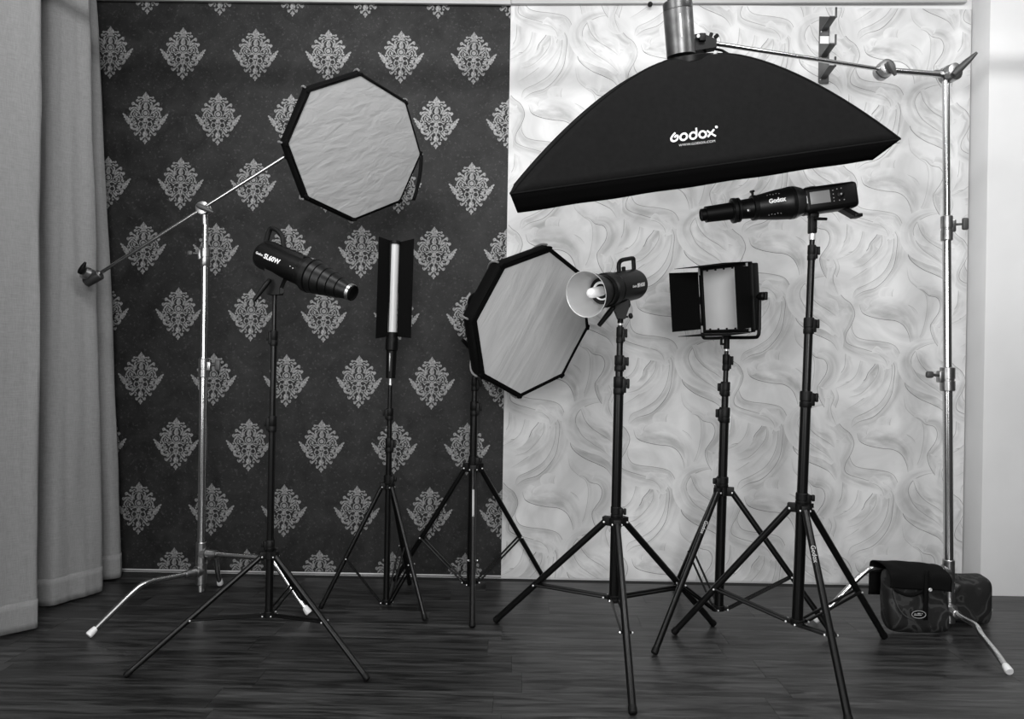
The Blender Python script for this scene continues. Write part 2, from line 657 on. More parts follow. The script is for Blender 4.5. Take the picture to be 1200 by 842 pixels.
blob([(0, 330), (14, 308), (34, 284), (46, 262), (42, 244), (20, 236), (0, 240)])
stroke([(24, 246), (52, 258), (84, 256)], 20, 14); disc(88, 256, 15)
blob([(0, 236), (30, 234), (48, 214), (44, 196), (24, 204), (0, 212)])
stroke([(48, 232), (66, 226), (88, 214), (104, 222)], 14, 16); disc(104, 218, 18)
stroke([(0, 196), (34, 186), (56, 160), (58, 124)], 9)
disc(0, 140, 30, 14, False); disc(0, 168, 22, 10, False)
ring(0, 66, 44, 11); disc(0, 66, 27, 12, False)
stroke([(62, 206), (78, 176), (68, 140), (52, 112)], 22, 12)
stroke([(66, 118), (98, 150), (122, 168), (148, 186)], 26, 16); disc(154, 182, 20); stroke([(150, 186), (168, 172), (158, 156)], 9)
stroke([(74, 100), (116, 128), (156, 128), (186, 118)], 30, 18); disc(188, 118, 20); stroke([(188, 124), (198, 104), (176, 94)], 9)
stroke([(86, 60), (112, 88), (132, 104), (160, 104)], 12, 20)
stroke([(56, 40), (76, 66), (80, 90)], 12); disc(96, 78, 11); disc(78, 110, 12)
stroke([(150, 96), (174, 66), (168, 30), (150, 6)], 22, 10)
stroke([(130, 84), (146, 52), (132, 22), (110, 8)], 14, 8); disc(110, 46, 15)
stroke([(20, 10), (58, 26), (92, 20), (122, 44)], 16, 10)
stroke([(0, -10), (36, 10), (68, 4), (96, -8), (104, 16)], 12, 9)
blob([(0, 22), (18, 6), (26, -20), (12, -44), (0, -52)])
ring(54, -72, 31, 12)
disc(24, -34, 13); disc(18, -86, 12); disc(20, -112, 14)
stroke([(0, -60), (14, -84), (10, -118), (0, -150)], 16)
stroke([(168, -10), (186, -56), (168, -104), (130, -140)], 16, 12)
stroke([(186, -40), (210, -20), (236, 6), (252, 30), (276, 54)], 46, 18)
blob([(176, -30), (196, 6), (208, 2), (206, -30)]); blob([(204, -8), (222, 28), (236, 24), (232, -4)])
blob([(228, 18), (248, 50), (262, 46), (254, 18)]); disc(274, 50, 10); disc(226, -42, 12); disc(206, -62, 14); disc(240, -14, 11)
stroke([(172, -60), (176, -100), (156, -130), (112, -132), (96, -110), (112, -92), (130, -104)], 34, 12)
stroke([(104, -60), (128, -56), (138, -78), (120, -86)], 13, 9); disc(120, -66, 9)
stroke([(66, -112), (90, -140), (112, -160)], 18, 20)
stroke([(36, -120), (62, -148), (86, -178), (112, -200)], 20, 16); disc(116, -196, 18); stroke([(118, -206), (136, -190), (130, -172)], 8)
stroke([(64, -160), (52, -190), (66, -212)], 14, 10); disc(64, -206, 13)
blob([(0, -150), (24, -168), (34, -196), (22, -222), (0, -236)])
stroke([(10, -226), (30, -240), (48, -256)], 18, 12); disc(46, -254, 18); stroke([(46, -262), (62, -244), (50, -232)], 8)
blob([(0, -244), (14, -262), (30, -284), (14, -298), (0, -324)])
stroke([(146, 4), (172, -18), (192, -8)], 26, 18); disc(190, 22, 13); disc(178, 48, 12)
blob([(196, -52), (226, -62), (222, -36), (208, -30)]); blob([(222, -30), (252, -30), (244, -6), (230, -8)]); blob([(246, 0), (270, 8), (262, 26), (248, 20)])
stroke([(120, -30), (146, -62), (150, -96)], 20, 14); stroke([(96, 40), (120, 66), (140, 74)], 12, 10); disc(36, 92, 8); disc(140, 20, 10); disc(70, -34, 9); disc(88, -12, 10); disc(150, -36, 14); disc(136, -10, 9)
mot_me = bpy.data.meshes.new('damask_motif')
mot.bm.to_mesh(mot_me)
mot.bm.free()
mot_me.materials.append(M['foil'])
MA, MBZ, MX0, MZ0 = 0.3753, 0.3352, -1.6939, 2.6704
clip = {}
def clipped(key, x, z):
    """motif mesh cut at the sheet edges"""
    bm = bmesh.new()
    bm.from_mesh(mot_me)
    for co, no in (((XB - x - 0.001, 0, 0), (1, 0, 0)), ((0, 0, 0.014 - z), (0, 0, -1)), ((0, 0, 2.95 - z), (0, 0, 1))):
        bmesh.ops.bisect_plane(bm, geom=list(bm.verts) + list(bm.edges) + list(bm.faces), plane_co=co, plane_no=no, clear_outer=True)
    me = bpy.data.meshes.new('damask_motif')
    bm.to_mesh(me)
    bm.free()
    me.materials.append(M['foil'])
    return me
def islands(me):
    """a cut motif falls apart where the sheet edge crosses it: one mesh for each remaining piece"""
    iv = sorted((min(me.vertices[v].co.x for v in p.vertices), max(me.vertices[v].co.x for v in p.vertices), p.index) for p in me.polygons)
    groups, hi = [], -9.0
    for a, b, i in iv:
        if a > hi + 0.0002:
            groups.append([])
        groups[-1].append(i)
        hi = max(hi, b)
    if len(groups) == 1:
        return [me]
    out = []
    for gidx in groups:
        m2 = bpy.data.meshes.new('damask_motif')
        vs, fs = [], []
        for i in gidx:
            n0 = len(vs)
            vs += [me.vertices[v].co.copy() for v in me.polygons[i].vertices]
            fs.append(list(range(n0, len(vs))))
        m2.from_pydata(vs, [], fs)
        m2.materials.append(M['foil'])
        out.append(m2)
    return out
for r in range(-1, 9):
    for c in range(-1, 7):
        x = MX0 + (c + (0.5 if r % 2 else 0.0)) * MA
        z = MZ0 - r * MBZ
        if x < -1.88 or x > XB + 0.12 or z > 3.06:
            continue
        me = mot_me
        if x > XB - 0.125 or z < 0.16 or z > 2.8:
            me = clipped((r, c), x, z)
            if len(me.polygons) == 0:
                continue
        for m_ in (islands(me) if me is not mot_me else [me]):
            o = bpy.data.objects.new('damask_motif', m_)
            col.objects.link(o)
            o.parent = dk
            o.location = V((x, -0.0056, z)) - dk.location

# ------------------------------------------------------------------ pale swirl wallpaper
pl = thing('swirl_wallpaper', 'pale wallpaper sheet printed with grey flowing swirls beside the dark damask', 'wallpaper', (1.55, 0, 0.0))
MB().box(((XB + XR) / 2, -0.0045, 1.485), (XR - XB, 0.006, 2.96)).build('paper_sheet', 'pale_paper', pl, smooth=False)
ST = [  # (points in tracing units, shade side, shade width, strength)
 ([(240, -5), (282, 20), (300, 60), (285, 120), (250, 180), (200, 230), (150, 268), (105, 296)], 1, 55, .20),
 ([(215, 25), (242, 50), (240, 72), (210, 110), (188, 150), (120, 155), (70, 168)], 1, 70, .34),
 ([(176, -40), (178, 0), (172, 70), (150, 130), (100, 172), (40, 196)], 1, 40, .16),
 ([(95, 10), (95, 45), (88, 95), (50, 140), (0, 165)], 1, 45, .22),
 ([(262, 60), (262, 110), (235, 160), (180, 215), (120, 235)], 1, 34, .20),
 ([(290, 10), (322, 70), (322, 140), (302, 210), (262, 268), (200, 310), (142, 340), (128, 384)], 1, 50, .22),
 ([(310, 30), (342, 80), (340, 150), (328, 222), (292, 284), (240, 332), (172, 356), (134, 386)], 1, 60, .30),
 ([(330, 330), (322, 360), (336, 395), (380, 400), (430, 425), (452, 455)], -1, 60, .16),
 ([(225, 385), (213, 410), (224, 438), (260, 462), (310, 476), (352, 490)], -1, 38, .12),
 ([(388, 222), (400, 285), (440, 325), (478, 352), (491, 400), (486, 470), (468, 545), (440, 590), (415, 612)], 1, 46, .15),
 ([(160, 412), (176, 455), (220, 476), (285, 488), (342, 494), (382, 518), (406, 562), (416, 612)], 1, 95, .34),
 ([(135, 505), (132, 535), (152, 570), (192, 584), (262, 591), (322, 602), (352, 622), (371, 660), (376, 692)], -1, 62, .26),
 ([(50, 186), (66, 235), (52, 290), (58, 340), (88, 382), (126, 412), (146, 460), (132, 510), (106, 560), (104, 596), (132, 616), (202, 636), (272, 656), (312, 682), (332, 722)], -1, 58, .28),
 ([(225, 652), (262, 660), (292, 686), (302, 716)], 1, 34, .18),
 ([(390, 55), (401, 110), (396, 170), (420, 206), (470, 240), (532, 266), (577, 290), (607, 332)], 1, 92, .34),
 ([(395, 60), (430, 108), (460, 142), (484, 168), (522, 192), (566, 226), (610, 262)], 1, 60, .26),
 ([(562, -40), (500, -28), (444, 2), (421, 47), (434, 92), (460, 132), (506, 166), (560, 200), (602, 240)], -1, 60, .24),
 ([(442, 328), (470, 336), (500, 362), (540, 372), (557, 402), (550, 442), (526, 480), (510, 512), (520, 560), (546, 606), (582, 642), (604, 692)], 1, 58, .30),
 ([(472, 5), (492, 50), (530, 86), (572, 120), (632, 132)], -1, 56, .26),
 ([(582, 512), (598, 552), (584, 600), (590, 640), (612, 690)], -1, 44, .22),
 ([(440, 632), (462, 690), (502, 735), (560, 770), (600, 800)], 1, 50, .26),
]
CP, RP = 0.5727, 0.664
UK = 1 / 4.213 / 227.16
ax_, az_ = 2.45, 0.575                     # where the tracing's key point sits on the wall
bm = bmesh.new()
uvl = bm.loops.layers.uv.new('UVMap')
inl = bm.loops.layers.uv.new('ink')
layer = 0
def cat(P, n=6):
    sm = []
    for i in range(len(P) - 1):
        p0, p1, p2, p3 = P[max(i - 1, 0)], P[i], P[i + 1], P[min(i + 2, len(P) - 1)]
        for k in range(n):
            t = k / n
            sm.append(0.5 * ((2 * p1) + (p2 - p0) * t + (2 * p0 - 5 * p1 + 4 * p2 - p3) * t * t + (3 * p1 - p0 - 3 * p2 + p3) * t ** 3))
    sm.append(P[-1])
    return sm
for c in range(-5, 3):
    for r in range(-2, 6):
        ox = ax_ + c * CP
        oz = az_ + r * RP + (RP / 2 if c % 2 else 0)
        if ox < XB - 0.75 or ox > XR + 0.75 or oz < -0.9 or oz > 3.6:
            continue
        for si, (pts, side, wd, st) in enumerate(ST):
            yy = -0.0077 - 0.00002 * si - 0.000003 * ((r + c) % 4)
            jx, jz = R.uniform(-4, 4), R.uniform(-4, 4)
            sm = cat([V((p[0] + jx, -(p[1] + jz))) for p in pts])
            sm = [V((p.x - 415, p.y + 605)) * UK for p in sm]
            wm = wd * UK * 1.25
            n = len(sm)
            rows = []
            for i, p in enumerate(sm):
                d = (sm[min(i + 1, n - 1)] - sm[max(i - 1, 0)]).normalized()
                nn = V((-d.y, d.x)) * side
                u = i / (n - 1)
                e = min(1.0, u / 0.18, (1 - u) / 0.22)
                a_, b_ = sm[max(i - 2, 0)], sm[min(i + 2, n - 1)]
                t1, t2 = p - a_, b_ - p
                lim = 9.0
                if t1.length > 0 and t2.length > 0:
                    crs = (t1.x * t2.y - t1.y * t2.x) / (t1.length * t2.length) * side
                    if crs > 0.02:
                        lim = 0.5 * (t1.length + t2.length) / 2 / crs * 1.5
                ww = wm * (0.35 + 0.65 * e) * (0.8 + 0.2 * math.sin(u * 9 + si))
                ww = max(min(ww, lim), 0.006)
                rows.append((p, p + nn * ww, u, st * (max(e, 0) ** 0.7), min(0.3, 0.0029 / ww)))
            vs = [(bm.verts.new((ox + a.x, yy, oz + a.y)), bm.verts.new((ox + b.x, yy, oz + b.y)), u, e, lw) for a, b, u, e, lw in rows]
            for i in range(n - 1):
                A, B = vs[i], vs[i + 1]
                q = [(A[0], A[2], 0, A), (A[1], A[2], 1, A), (B[1], B[2], 1, B), (B[0], B[2], 0, B)]
                f = bm.faces.new([k[0] for k in q])
                for lp, k in zip(f.loops, q):
                    lp[uvl].uv = (k[1], k[2])
                    lp[inl].uv = (k[3][3], k[3][4])
for co, no in (((XB, 0, 0), (-1, 0, 0)), ((XR, 0, 0), (1, 0, 0)), ((0, 0, 0.006), (0, 0, -1)), ((0, 0, 2.962), (0, 0, 1))):
    bmesh.ops.bisect_plane(bm, geom=list(bm.verts) + list(bm.edges) + list(bm.faces), plane_co=co, plane_no=no, clear_outer=True)
for v in bm.verts:
    v.co -= pl.location
me = bpy.data.meshes.new('swirl_print')
bm.to_mesh(me)
bm.free()
me.materials.append(M['swirl'])
o = bpy.data.objects.new('swirl_print', me)
col.objects.link(o)
o.parent = pl

# ------------------------------------------------------------------ curtain
BOT = [(-1.66, -0.035), (-1.60, -0.075), (-1.525, -0.125), (-1.575, -0.185), (-1.80, -0.22), (-1.81, -0.26), (-1.63, -0.30), (-1.497, -0.345),
       (-1.52, -0.42), (-1.558, -0.49), (-1.60, -0.565), (-1.74, -0.575), (-1.86, -0.62), (-1.82, -0.69), (-1.58, -0.755), (-1.497, -0.81),
       (-1.53, -0.86), (-1.585, -0.92), (-1.66, -1.00), (-1.70, -1.08), (-1.66, -1.16), (-1.56, -1.24), (-1.56, -1.33), (-1.68, -1.42), (-1.70, -1.5),
       (-1.6, -1.58), (-1.55, -1.66), (-1.66, -1.76)]
TOP = [(-1.83, -0.04), (-1.78, -0.08), (-1.715, -0.125), (-1.745, -0.17), (-1.87, -0.21), (-1.86, -0.26), (-1.70, -0.30), (-1.618, -0.345),
       (-1.65, -0.385), (-1.685, -0.43), (-1.725, -0.46), (-1.78, -0.44), (-1.86, -0.50), (-1.84, -0.66), (-1.63, -0.745), (-1.535, -0.80),
       (-1.56, -0.85), (-1.62, -0.92), (-1.68, -1.00), (-1.70, -1.08), (-1.67, -1.16), (-1.60, -1.24), (-1.60, -1.33), (-1.69, -1.42), (-1.70, -1.5),
       (-1.62, -1.58), (-1.58, -1.66), (-1.68, -1.76)]
cb, ct = cat([V(p) for p in BOT], 7), cat([V(p) for p in TOP], 7)
NP = len(cb) - 1
ZT = 3.08
def cloth(i, z, grow=0.0):
    k = z / ZT
    s_ = k ** 1.15
    p = cb[i] * (1 - s_) + ct[i] * s_
    d = (cb[min(i + 1, NP)] - cb[max(i - 1, 0)]).normalized()
    nn = V((-d.y, d.x))
    wv = 0.006 * mnoise.noise(V((i * 0.22, z * 1.6, 3.1))) + 0.004 * mnoise.noise(V((i * 0.6, z * 4.0, 7.7)))
    q = p + nn * (wv + grow)
    return (q.x, q.y, z)
cur = thing('linen_curtain', 'pale grey linen curtain hanging in deep folds to the floor', 'curtain', (-1.6, -0.9, 0))
MB().grid(lambda u, v: cloth(round(u * NP), 0.012 + (ZT - 0.012) * v), NP, 44).build('drape', 'curtain', cur, solid=0.003, normals=False)
MB().grid(lambda u, v: cloth(round(u * NP), 0.010 + 0.116 * v, 0.0018), NP, 4).build('hem', 'curtain', cur, solid=0.003, normals=False)
MB().grid(lambda u, v: cloth(round(u * NP), 0.010 + 0.116 * v, -0.0018), NP, 4).build('hem', 'curtain', cur, solid=0.003, normals=False)

# ================================================================== STANDS
def light_stand(label, y, top, bot, feet, stud, tubes, collars, hub, lower, legw, frac, sticker=None, plain=False):
    k = S(y)
    A, B = at(top[0], top[1], y), at(bot[0], bot[1], y)
    def ax(py):
        return A + (B - A) * ((py - top[1]) / (bot[1] - top[1]))
    base = ax(bot[1])
    t = thing('light_stand', label, 'light stand', (base.x, base.y, 0.0))
    up = (A - B).normalized()
    if stud:
        MB().tube([ax(stud[1]), ax(stud[0])], stud[2] / 2 / k, 14).build('stud', 'bright', t)
    for y0, y1, wd in tubes:
        MB().tube([ax(y1), ax(y0)], wd / 2 / k, 16).build('tube_section', 'black_tube', t)
    for y0, y1, wd, side in collars:
        r = wd / 2 / k
        p0, p1 = ax(y1), ax(y0)
        L = (p1 - p0).length
        c = MB()
        c.lathe([(0, r * .92), (L * .06, r), (L * .30, r), (L * .33, r * .93), (L * .40, r * .93), (L * .43, r), (L * .94, r), (L, r * .9)], 18, p0, up)
        c.box((p0 + p1) / 2 + V((side * r * .8, -r * .3, 0)), (r * 0.9, r * 1.0, L * .8), r * .15)
        c = c.build('collar', 'black_plastic', t)
        m_ = (p0 + p1) / 2 + up * L * .12
        kn = MB()
        d = V((side, -0.35, 0)).normalized()
        kn.tube([m_ + d * r * 0.7, m_ + d * r * 1.5], r * .22, 8)
        kn.box(m_ + d * r * 1.65, (r * .55, r * .5, L * .55), r * .18)
        kn.build('knob', 'black_plastic', c)
    # hub that carries the legs
    h0, h1 = ax(hub[1]), ax(hub[0])
    hr = hub[2] / 2 / k
    dirs = [(V((f[0], f[1], 0)) - V((h0.x, h0.y, 0))) for f in feet]
    dirs = [V((d.x, d.y, 0)).normalized() for d in dirs]
    H = MB()
    H.lathe([(0, hr * .5), (0.002, hr * .56), ((h1 - h0).length, hr * .56)], 18, h0, up)
    for d in dirs:
        H.box((h0 + h1) / 2 + d * hr * .62, (hr * .9, hr * .62, (h1 - h0).length), 0.0015, rot=Matrix.Rotation(math.atan2(d.y, d.x), 3, 'Z'))
    H.build('leg_hub', 'black_plastic', t)
    MB().tube([ax(lower[1]), ax(lower[0])], lower[2] / 2 / k, 16).build('tube_section', 'black_tube', t)
    sp = ax(lower[1])
    sr = lower[2] / 2 / k * 1.25
    s_ = MB()
    s_.lathe([(-0.006, sr * .8), (-0.004, sr), (0.016, sr), (0.018, sr * .9)], 16, sp, up)
    for d in dirs:
        s_.box(sp + V((0, 0, 0.005)) + d * sr * 1.2, (sr * .9, sr * .7, 0.014), 0.001, rot=Matrix.Rotation(math.atan2(d.y, d.x), 3, 'Z'))
    s_.build('spreader', 'black_plastic', t)
    lr = legw / 2 / k
    for f, d in zip(feet, dirs):
        a = (h0 + h1) / 2 + d * hr * .88 - V((0, 0, 0.003))
        b = V((f[0], f[1], lr * 0.8))
        dd = (b - a).normalized()
        lg = MB().tube([a, b - dd * 0.01], lr, 12).build('leg', 'black_tube', t)
        MB().lathe([(0, lr * 1.02), (0.008, lr * 1.12), (0.022, lr * 1.1), (0.026, lr * .85)], 12, b - dd * 0.02, dd).build('rubber_foot', 'black_plastic', lg)
        pin = a + (b - a) * frac
        side = d.cross(V((0, 0, 1)))
        st = sp + V((0, 0, 0.006)) + d * sr * 1.5
        br = MB()
        for sg in (-1, 1):
            br.tube([st + side * sg * lr * 1.0, pin + side * sg * lr * 1.05], lr * .42, 8)
        br.build('brace', 'black_tube', t)
        rv = MB()
        for q, e in ((a, lr * 1.25), (pin, lr * 1.5), (st, lr * 1.5)):
            for sg in (-1, 1):
                rv.lathe([(0, lr * .32), (lr * .25, lr * .30), (lr * .35, lr * .15)], 8, q + side * sg * e, side * sg)
        rv.build('rivets', 'bright', t)['kind'] = 'stuff'
    if sticker is not None:
        f, d = feet[sticker], dirs[sticker]
        a = (h0 + h1) / 2 + d * hr * .88
        b = V((f[0], f[1], 0.0))
        c = a + (b - a) * 0.24
        nrm = (CAM_SIDE - c).normalized()
        m_ = frame(c, b - a, nrm)
        m_ = m_ @ Matrix.Translation((0, 0, lr * 1.02))
        if plain:
            MB(m_).box((0, 0, -lr * .06), (.13, lr * .8, lr * .12), lr * .05).build('sticker', 'print_grey', t)
            return t, A, B
        text_into(MB(), 'Godox', lr * 1.7, m_, bold=0.0003).build('lettering', 'print_grey', t, smooth=False)
    return t, A, B
CAM_SIDE = V((0.6, -3.5, 1.0))

st1, A1, B1 = light_stand('black tripod light stand with thin riser carrying the long conical snoot light', -0.9855, (322, 342), (315, 722),
    [(-0.9093, -1.2253), (-0.075, -1.2166), (-0.4845, -0.5146)], None,
    [(342, 388, 5), (404, 488, 7), (505, 633, 8)], [(387, 405, 9, -1), (487, 506, 10, -1), (632, 645, 10.5, -1)], (645, 654, 22), (650, 721, 9), 6.3, .555)
st2, A2, B2 = light_stand('slim low black tripod stand holding the wand light, legs closed narrow', -0.4316, (457.5, 443), (452.5, 708),
    [(-0.4245, -0.5113), (0.0549, -0.6342), (-0.0813, -0.1493)], (443, 452, 3.2),
    [(451, 479, 5), (491, 514, 6), (529, 557, 7)], [(478, 492, 8.5, -1), (513, 530, 9, 1), (556, 567, 11, 1)], (565, 573, 17), (570, 706, 7.2), 5.2, .60)
st3, A3, B3 = light_stand('black tripod stand behind the tilted octagonal softbox, straight front leg', -0.2774, (557, 428), (551.5, 686),
    [(-0.1616, -0.0989), (0.2621, -0.7076), (0.5874, -0.0256)], None,
    [(428, 472, 7), (486, 535, 9)], [(443, 458, 8.5, 1), (470, 487, 10, 1), (534, 545, 11.5, 1)], (543, 553, 23), (550, 684, 9.5), 6, .61, sticker=1, plain=True)
st4, A4, B4 = light_stand('thick black tripod stand with three stacked collars under the bare reflector strobe', -0.90, (727, 374), (719.5, 704),
    [(0.3585, -0.6388), (0.8146, -1.4297), (1.2902, -0.6315)], (374, 383, 4),
    [(381, 386, 6), (400, 418, 7.5), (433, 442, 9), (460, 594, 11.5)], [(383, 402, 9, 1), (416, 435, 11.5, 1), (441, 462, 13, 1), (593, 607, 12.5, 1)], (606, 616, 29), (612, 702, 11.8), 8, .62)
st5, A5, B5 = light_stand('black tripod light stand carrying the square panel light on its yoke', -0.6076, (851.5, 405), (842, 716),
    [(0.9765, -0.9502), (1.7565, -0.7328), (1.2349, -0.1396)], (405, 416, 4),
    [(411, 416, 5), (433, 448, 6), (463, 478, 8), (494, 559, 10.5)], [(415, 434, 8.5, 1), (447, 464, 11, -1), (477, 495, 12.5, -1), (558, 571, 13.5, -1)], (570, 580, 25), (576, 713, 11), 6.8, .60, sticker=0)
st6, A6, B6 = light_stand('tallest black tripod stand, carrying the lens-snoot flash with a rear screen', -0.9824, (952.5, 262), (934, 733),
    [(1.0989, -0.7371), (1.4835, -1.4689), (1.9638, -0.7411)], (274, 281, 8),
    [(262, 288, 6), (304, 373, 8), (390, 459, 9.8), (476, 578, 12)], [(287, 305, 9.5, 1), (372, 391, 12, 1), (458, 477, 14, 1), (577, 591, 14.5, 1)], (590, 600, 29), (596, 730, 12.5), 8.2, .63, sticker=1)

# ------------------------------------------------------------------ century stands
def c_stand(label, y, top, bot, feet, tiers, bends, tubes, collars):
    k = S(y)
    A, B = at(top[0], top[1], y), at(bot[0], bot[1], y)
    def ax(py):
        return A + (B - A) * ((py - top[1]) / (bot[1] - top[1]))
    up = (A - B).normalized()
    t = thing('boom_stand', label, 'light stand', (B.x, B.y, 0))
    for y0, y1, wd in tubes:
        MB().tube([ax(y1), ax(y0)], wd / 2 / k, 20).build('tube_section', 'chrome', t)
    for y0, y1, wd, side in collars:
        r = wd / 2 / k
        p0, p1 = ax(y1), ax(y0)
        L = (p1 - p0).length
        c = MB().lathe([(0, r * .9), (.003, r), (L * .42, r), (L * .44, r * .9), (L * .5, r * .9), (L * .52, r), (L - .003, r), (L, r * .88)], 22, p0, up)
        c.box((p0 + p1) / 2 + V((side * r, 0, L * .1)), (r * .9, r * 1.1, L * .5), r * .2)
        c = c.build('collar', 'cast_steel', t)
        m_ = (p0 + p1) / 2 + up * L * .15 + V((side * r, -r * .2, 0))
        kn = MB()
        d = V((side, -.2, 0.05)).normalized()
        kn.tube([m_, m_ + d * r * 1.4], r * .22, 8)
        kn.box(m_ + d * r * 2.0, (r * 1.1, r * .7, r * (2.2 if side > 0 else 1.0)), r * .3)
        kn.build('knob', 'knob_grey', c)
    for (f, z, (bf, bz)) in zip(feet, tiers, bends):
        cx = B.x + (A.x - B.x) * (z - B.z) / (A.z - B.z)
        st = V((cx, B.y, z))
        d = (V((f[0], f[1], 0)) - V((cx, B.y, 0)))
        dn = d.normalized()
        bend = V((cx, B.y, bz)) + d * bf
        ft = V((f[0], f[1], 0.012))
        sm = cat([st + dn * .03, st + (bend - st) * .5, bend - dn * .03, bend + dn * .025 - V((0, 0, 0.022)), bend + (ft - bend) * .6, ft], 5)
        r = 0.0118
        lg = MB().tube(sm, r, 14).build('leg', 'chrome', t)
        dd = (ft - bend).normalized()
        MB().lathe([(-.034, r * .9), (-.03, r * 1.05), (-.004, r * 1.3), (.002, r * 1.1)], 14, ft + V((0, 0, 0.002)), dd).build('foot_cap', 'white_plastic', lg)
        so = MB().lathe([(0, .026), (.026, .026), (.028, .019), (.075, .017), (.077, .013)], 18, st - dn * 0.0, dn)
        so.build('leg_socket', 'cast_steel', lg)
    zb, zt = min(tiers) - 0.06, max(tiers) + 0.05
    def axz(z):
        return V((B.x + (A.x - B.x) * (z - B.z) / (A.z - B.z), B.y, z))
    prof = []
    zz = sorted(tiers)
    b = MB()
    rr = 0.024
    prof = [(0, rr * .9), (.003, rr)]
    for z in zz[:-1]:
        m_ = z + 0.035 - zb
        prof += [(m_ - .002, rr), (m_ - .001, rr * .88), (m_ + .001, rr * .88), (m_ + .002, rr)]
    prof += [(zt - zb - .003, rr), (zt - zb, rr * .9)]
    b.lathe(prof, 24, axz(zb), up)
    b.build('base_casting', 'cast_steel', t)
    return t, A, B

cl_, AL, BL = c_stand('chrome boom stand beside the curtain with a slanting boom arm', -0.5, (241, 250), (235.5, 692),
    [(-1.2344, -0.8954), (-0.4515, -0.6039), (-0.9888, -0.2293)], (0.157, 0.236, 0.195), ((.57, .165), (.64, .235), (.6, .2)),
    [(250, 312, 6.2), (305, 425, 7.5), (418, 692, 9.2)], [(290, 312, 11, -1), (420, 442, 12, 1)])
cr_, AR, BR = c_stand('chrome boom stand by the pale pier holding up the big black softbox', -0.6, (1108.5, 95), (1112, 722),
    [(2.2519, -1.0756), (1.7422, -0.5886), (2.616, -0.4051)], (0.083, 0.245, 0.165), ((.54, .092), (.60, .247), (.6, .165)),
    [(95, 262, 8), (255, 440, 9.2), (440, 722, 10.5)], [(253, 282, 13, 1), (430, 458, 16, -1)])

def boom(t, P, Q, r, r2=None, split=0.5):
    """boom tube from P to Q, second section thinner"""
    P, Q = V(P), V(Q)
    m_ = P + (Q - P) * split
    MB().tube([P, m_], r, 14).build('boom_section', 'chrome', t)
    MB().tube([m_, Q], r2 or r * .75, 14).build('boom_section', 'chrome', t)

def grip(t, c, axis, r, knob_dir, knob_len, kmat='knob_grey'):
    """round grip head: two discs and a T handle"""
    c, axis = V(c), V(axis).normalized()
    gh = MB().lathe([(-r * .9, r * .55), (-r * .8, r * .95), (-r * .12, r), (-r * .08, r * .82), (r * .08, r * .82), (r * .12, r), (r * .8, r * .95), (r * .9, r * .6)], 24, c, axis)
    gh.lathe([(-r * 1.1, r * .3), (-r * .9, r * .32)], 12, c, axis)
    gh = gh.build('grip_head', 'cast_steel', t)
    kd = V(knob_dir).normalized()
    e = c + axis * r * 1.15
    kb = MB().tube([c + axis * r * .8, e + axis * r * .3], r * .3, 10)
    kb.tube([e - kd * knob_len * .3, e, e + kd * knob_len * .5, e + kd * knob_len], [r * .3, r * .42, r * .36, r * .16], 12)
    kb.build('tee_handle', kmat, gh)
    return gh

# left boom
e0, e1 = at(112, 323, -0.46), at(338, 181, -0.56)
hd = at(240, 245, -0.5)
boom(cl_, e0, e1, 0.0082, 0.0080, .55)
grip(cl_, hd + V((-.004, 0.0, 0.0)), (0.05, -1, 0.1), .030, (0.8, 0, -.35), .06)
MB().tube([hd + V((0.002, 0.0, -.07)), hd + V((0.0, 0, -.02))], 0.015, 14).build('head_socket', 'cast_steel', cl_)
g = grip(cl_, e0 + V((-.03, -.005, .005)), (-.35, -.5, .25), .030, (.45, -.1, .75), .045, 'black_plastic')
MB().lathe([(0, .02), (.004, .024), (.075, .024), (.08, .018)], 18, e0 + V((-.045, .0, -.032)), (0.85, 0, .5)).build('counter_clamp', 'grey_metal', cl_)
# right boom
hr_ = at(1110, 88, -0.6)
jt = at(1036, 82, -0.66)
be = at(838, 51, -0.95)
MB().tube([hr_, jt], .0122, 14).build('boom_section', 'chrome', cr_)
MB().tube([jt, be], .0085, 14).build('boom_section', 'chrome', cr_)
grip(cr_, hr_ + V((.012, 0, .006)), (.25, -1, .0), .038, (.85, -.1, .85), .10)
grip(cr_, jt, (.1, -1, .15), .036, (.45, 0, -.85), .05)
MB().lathe([(0, .016), (.03, .018), (.032, .014)], 14, hr_ + V((-.055, 0, .006)), (1, 0, -.1)).build('head_socket', 'cast_steel', cr_)

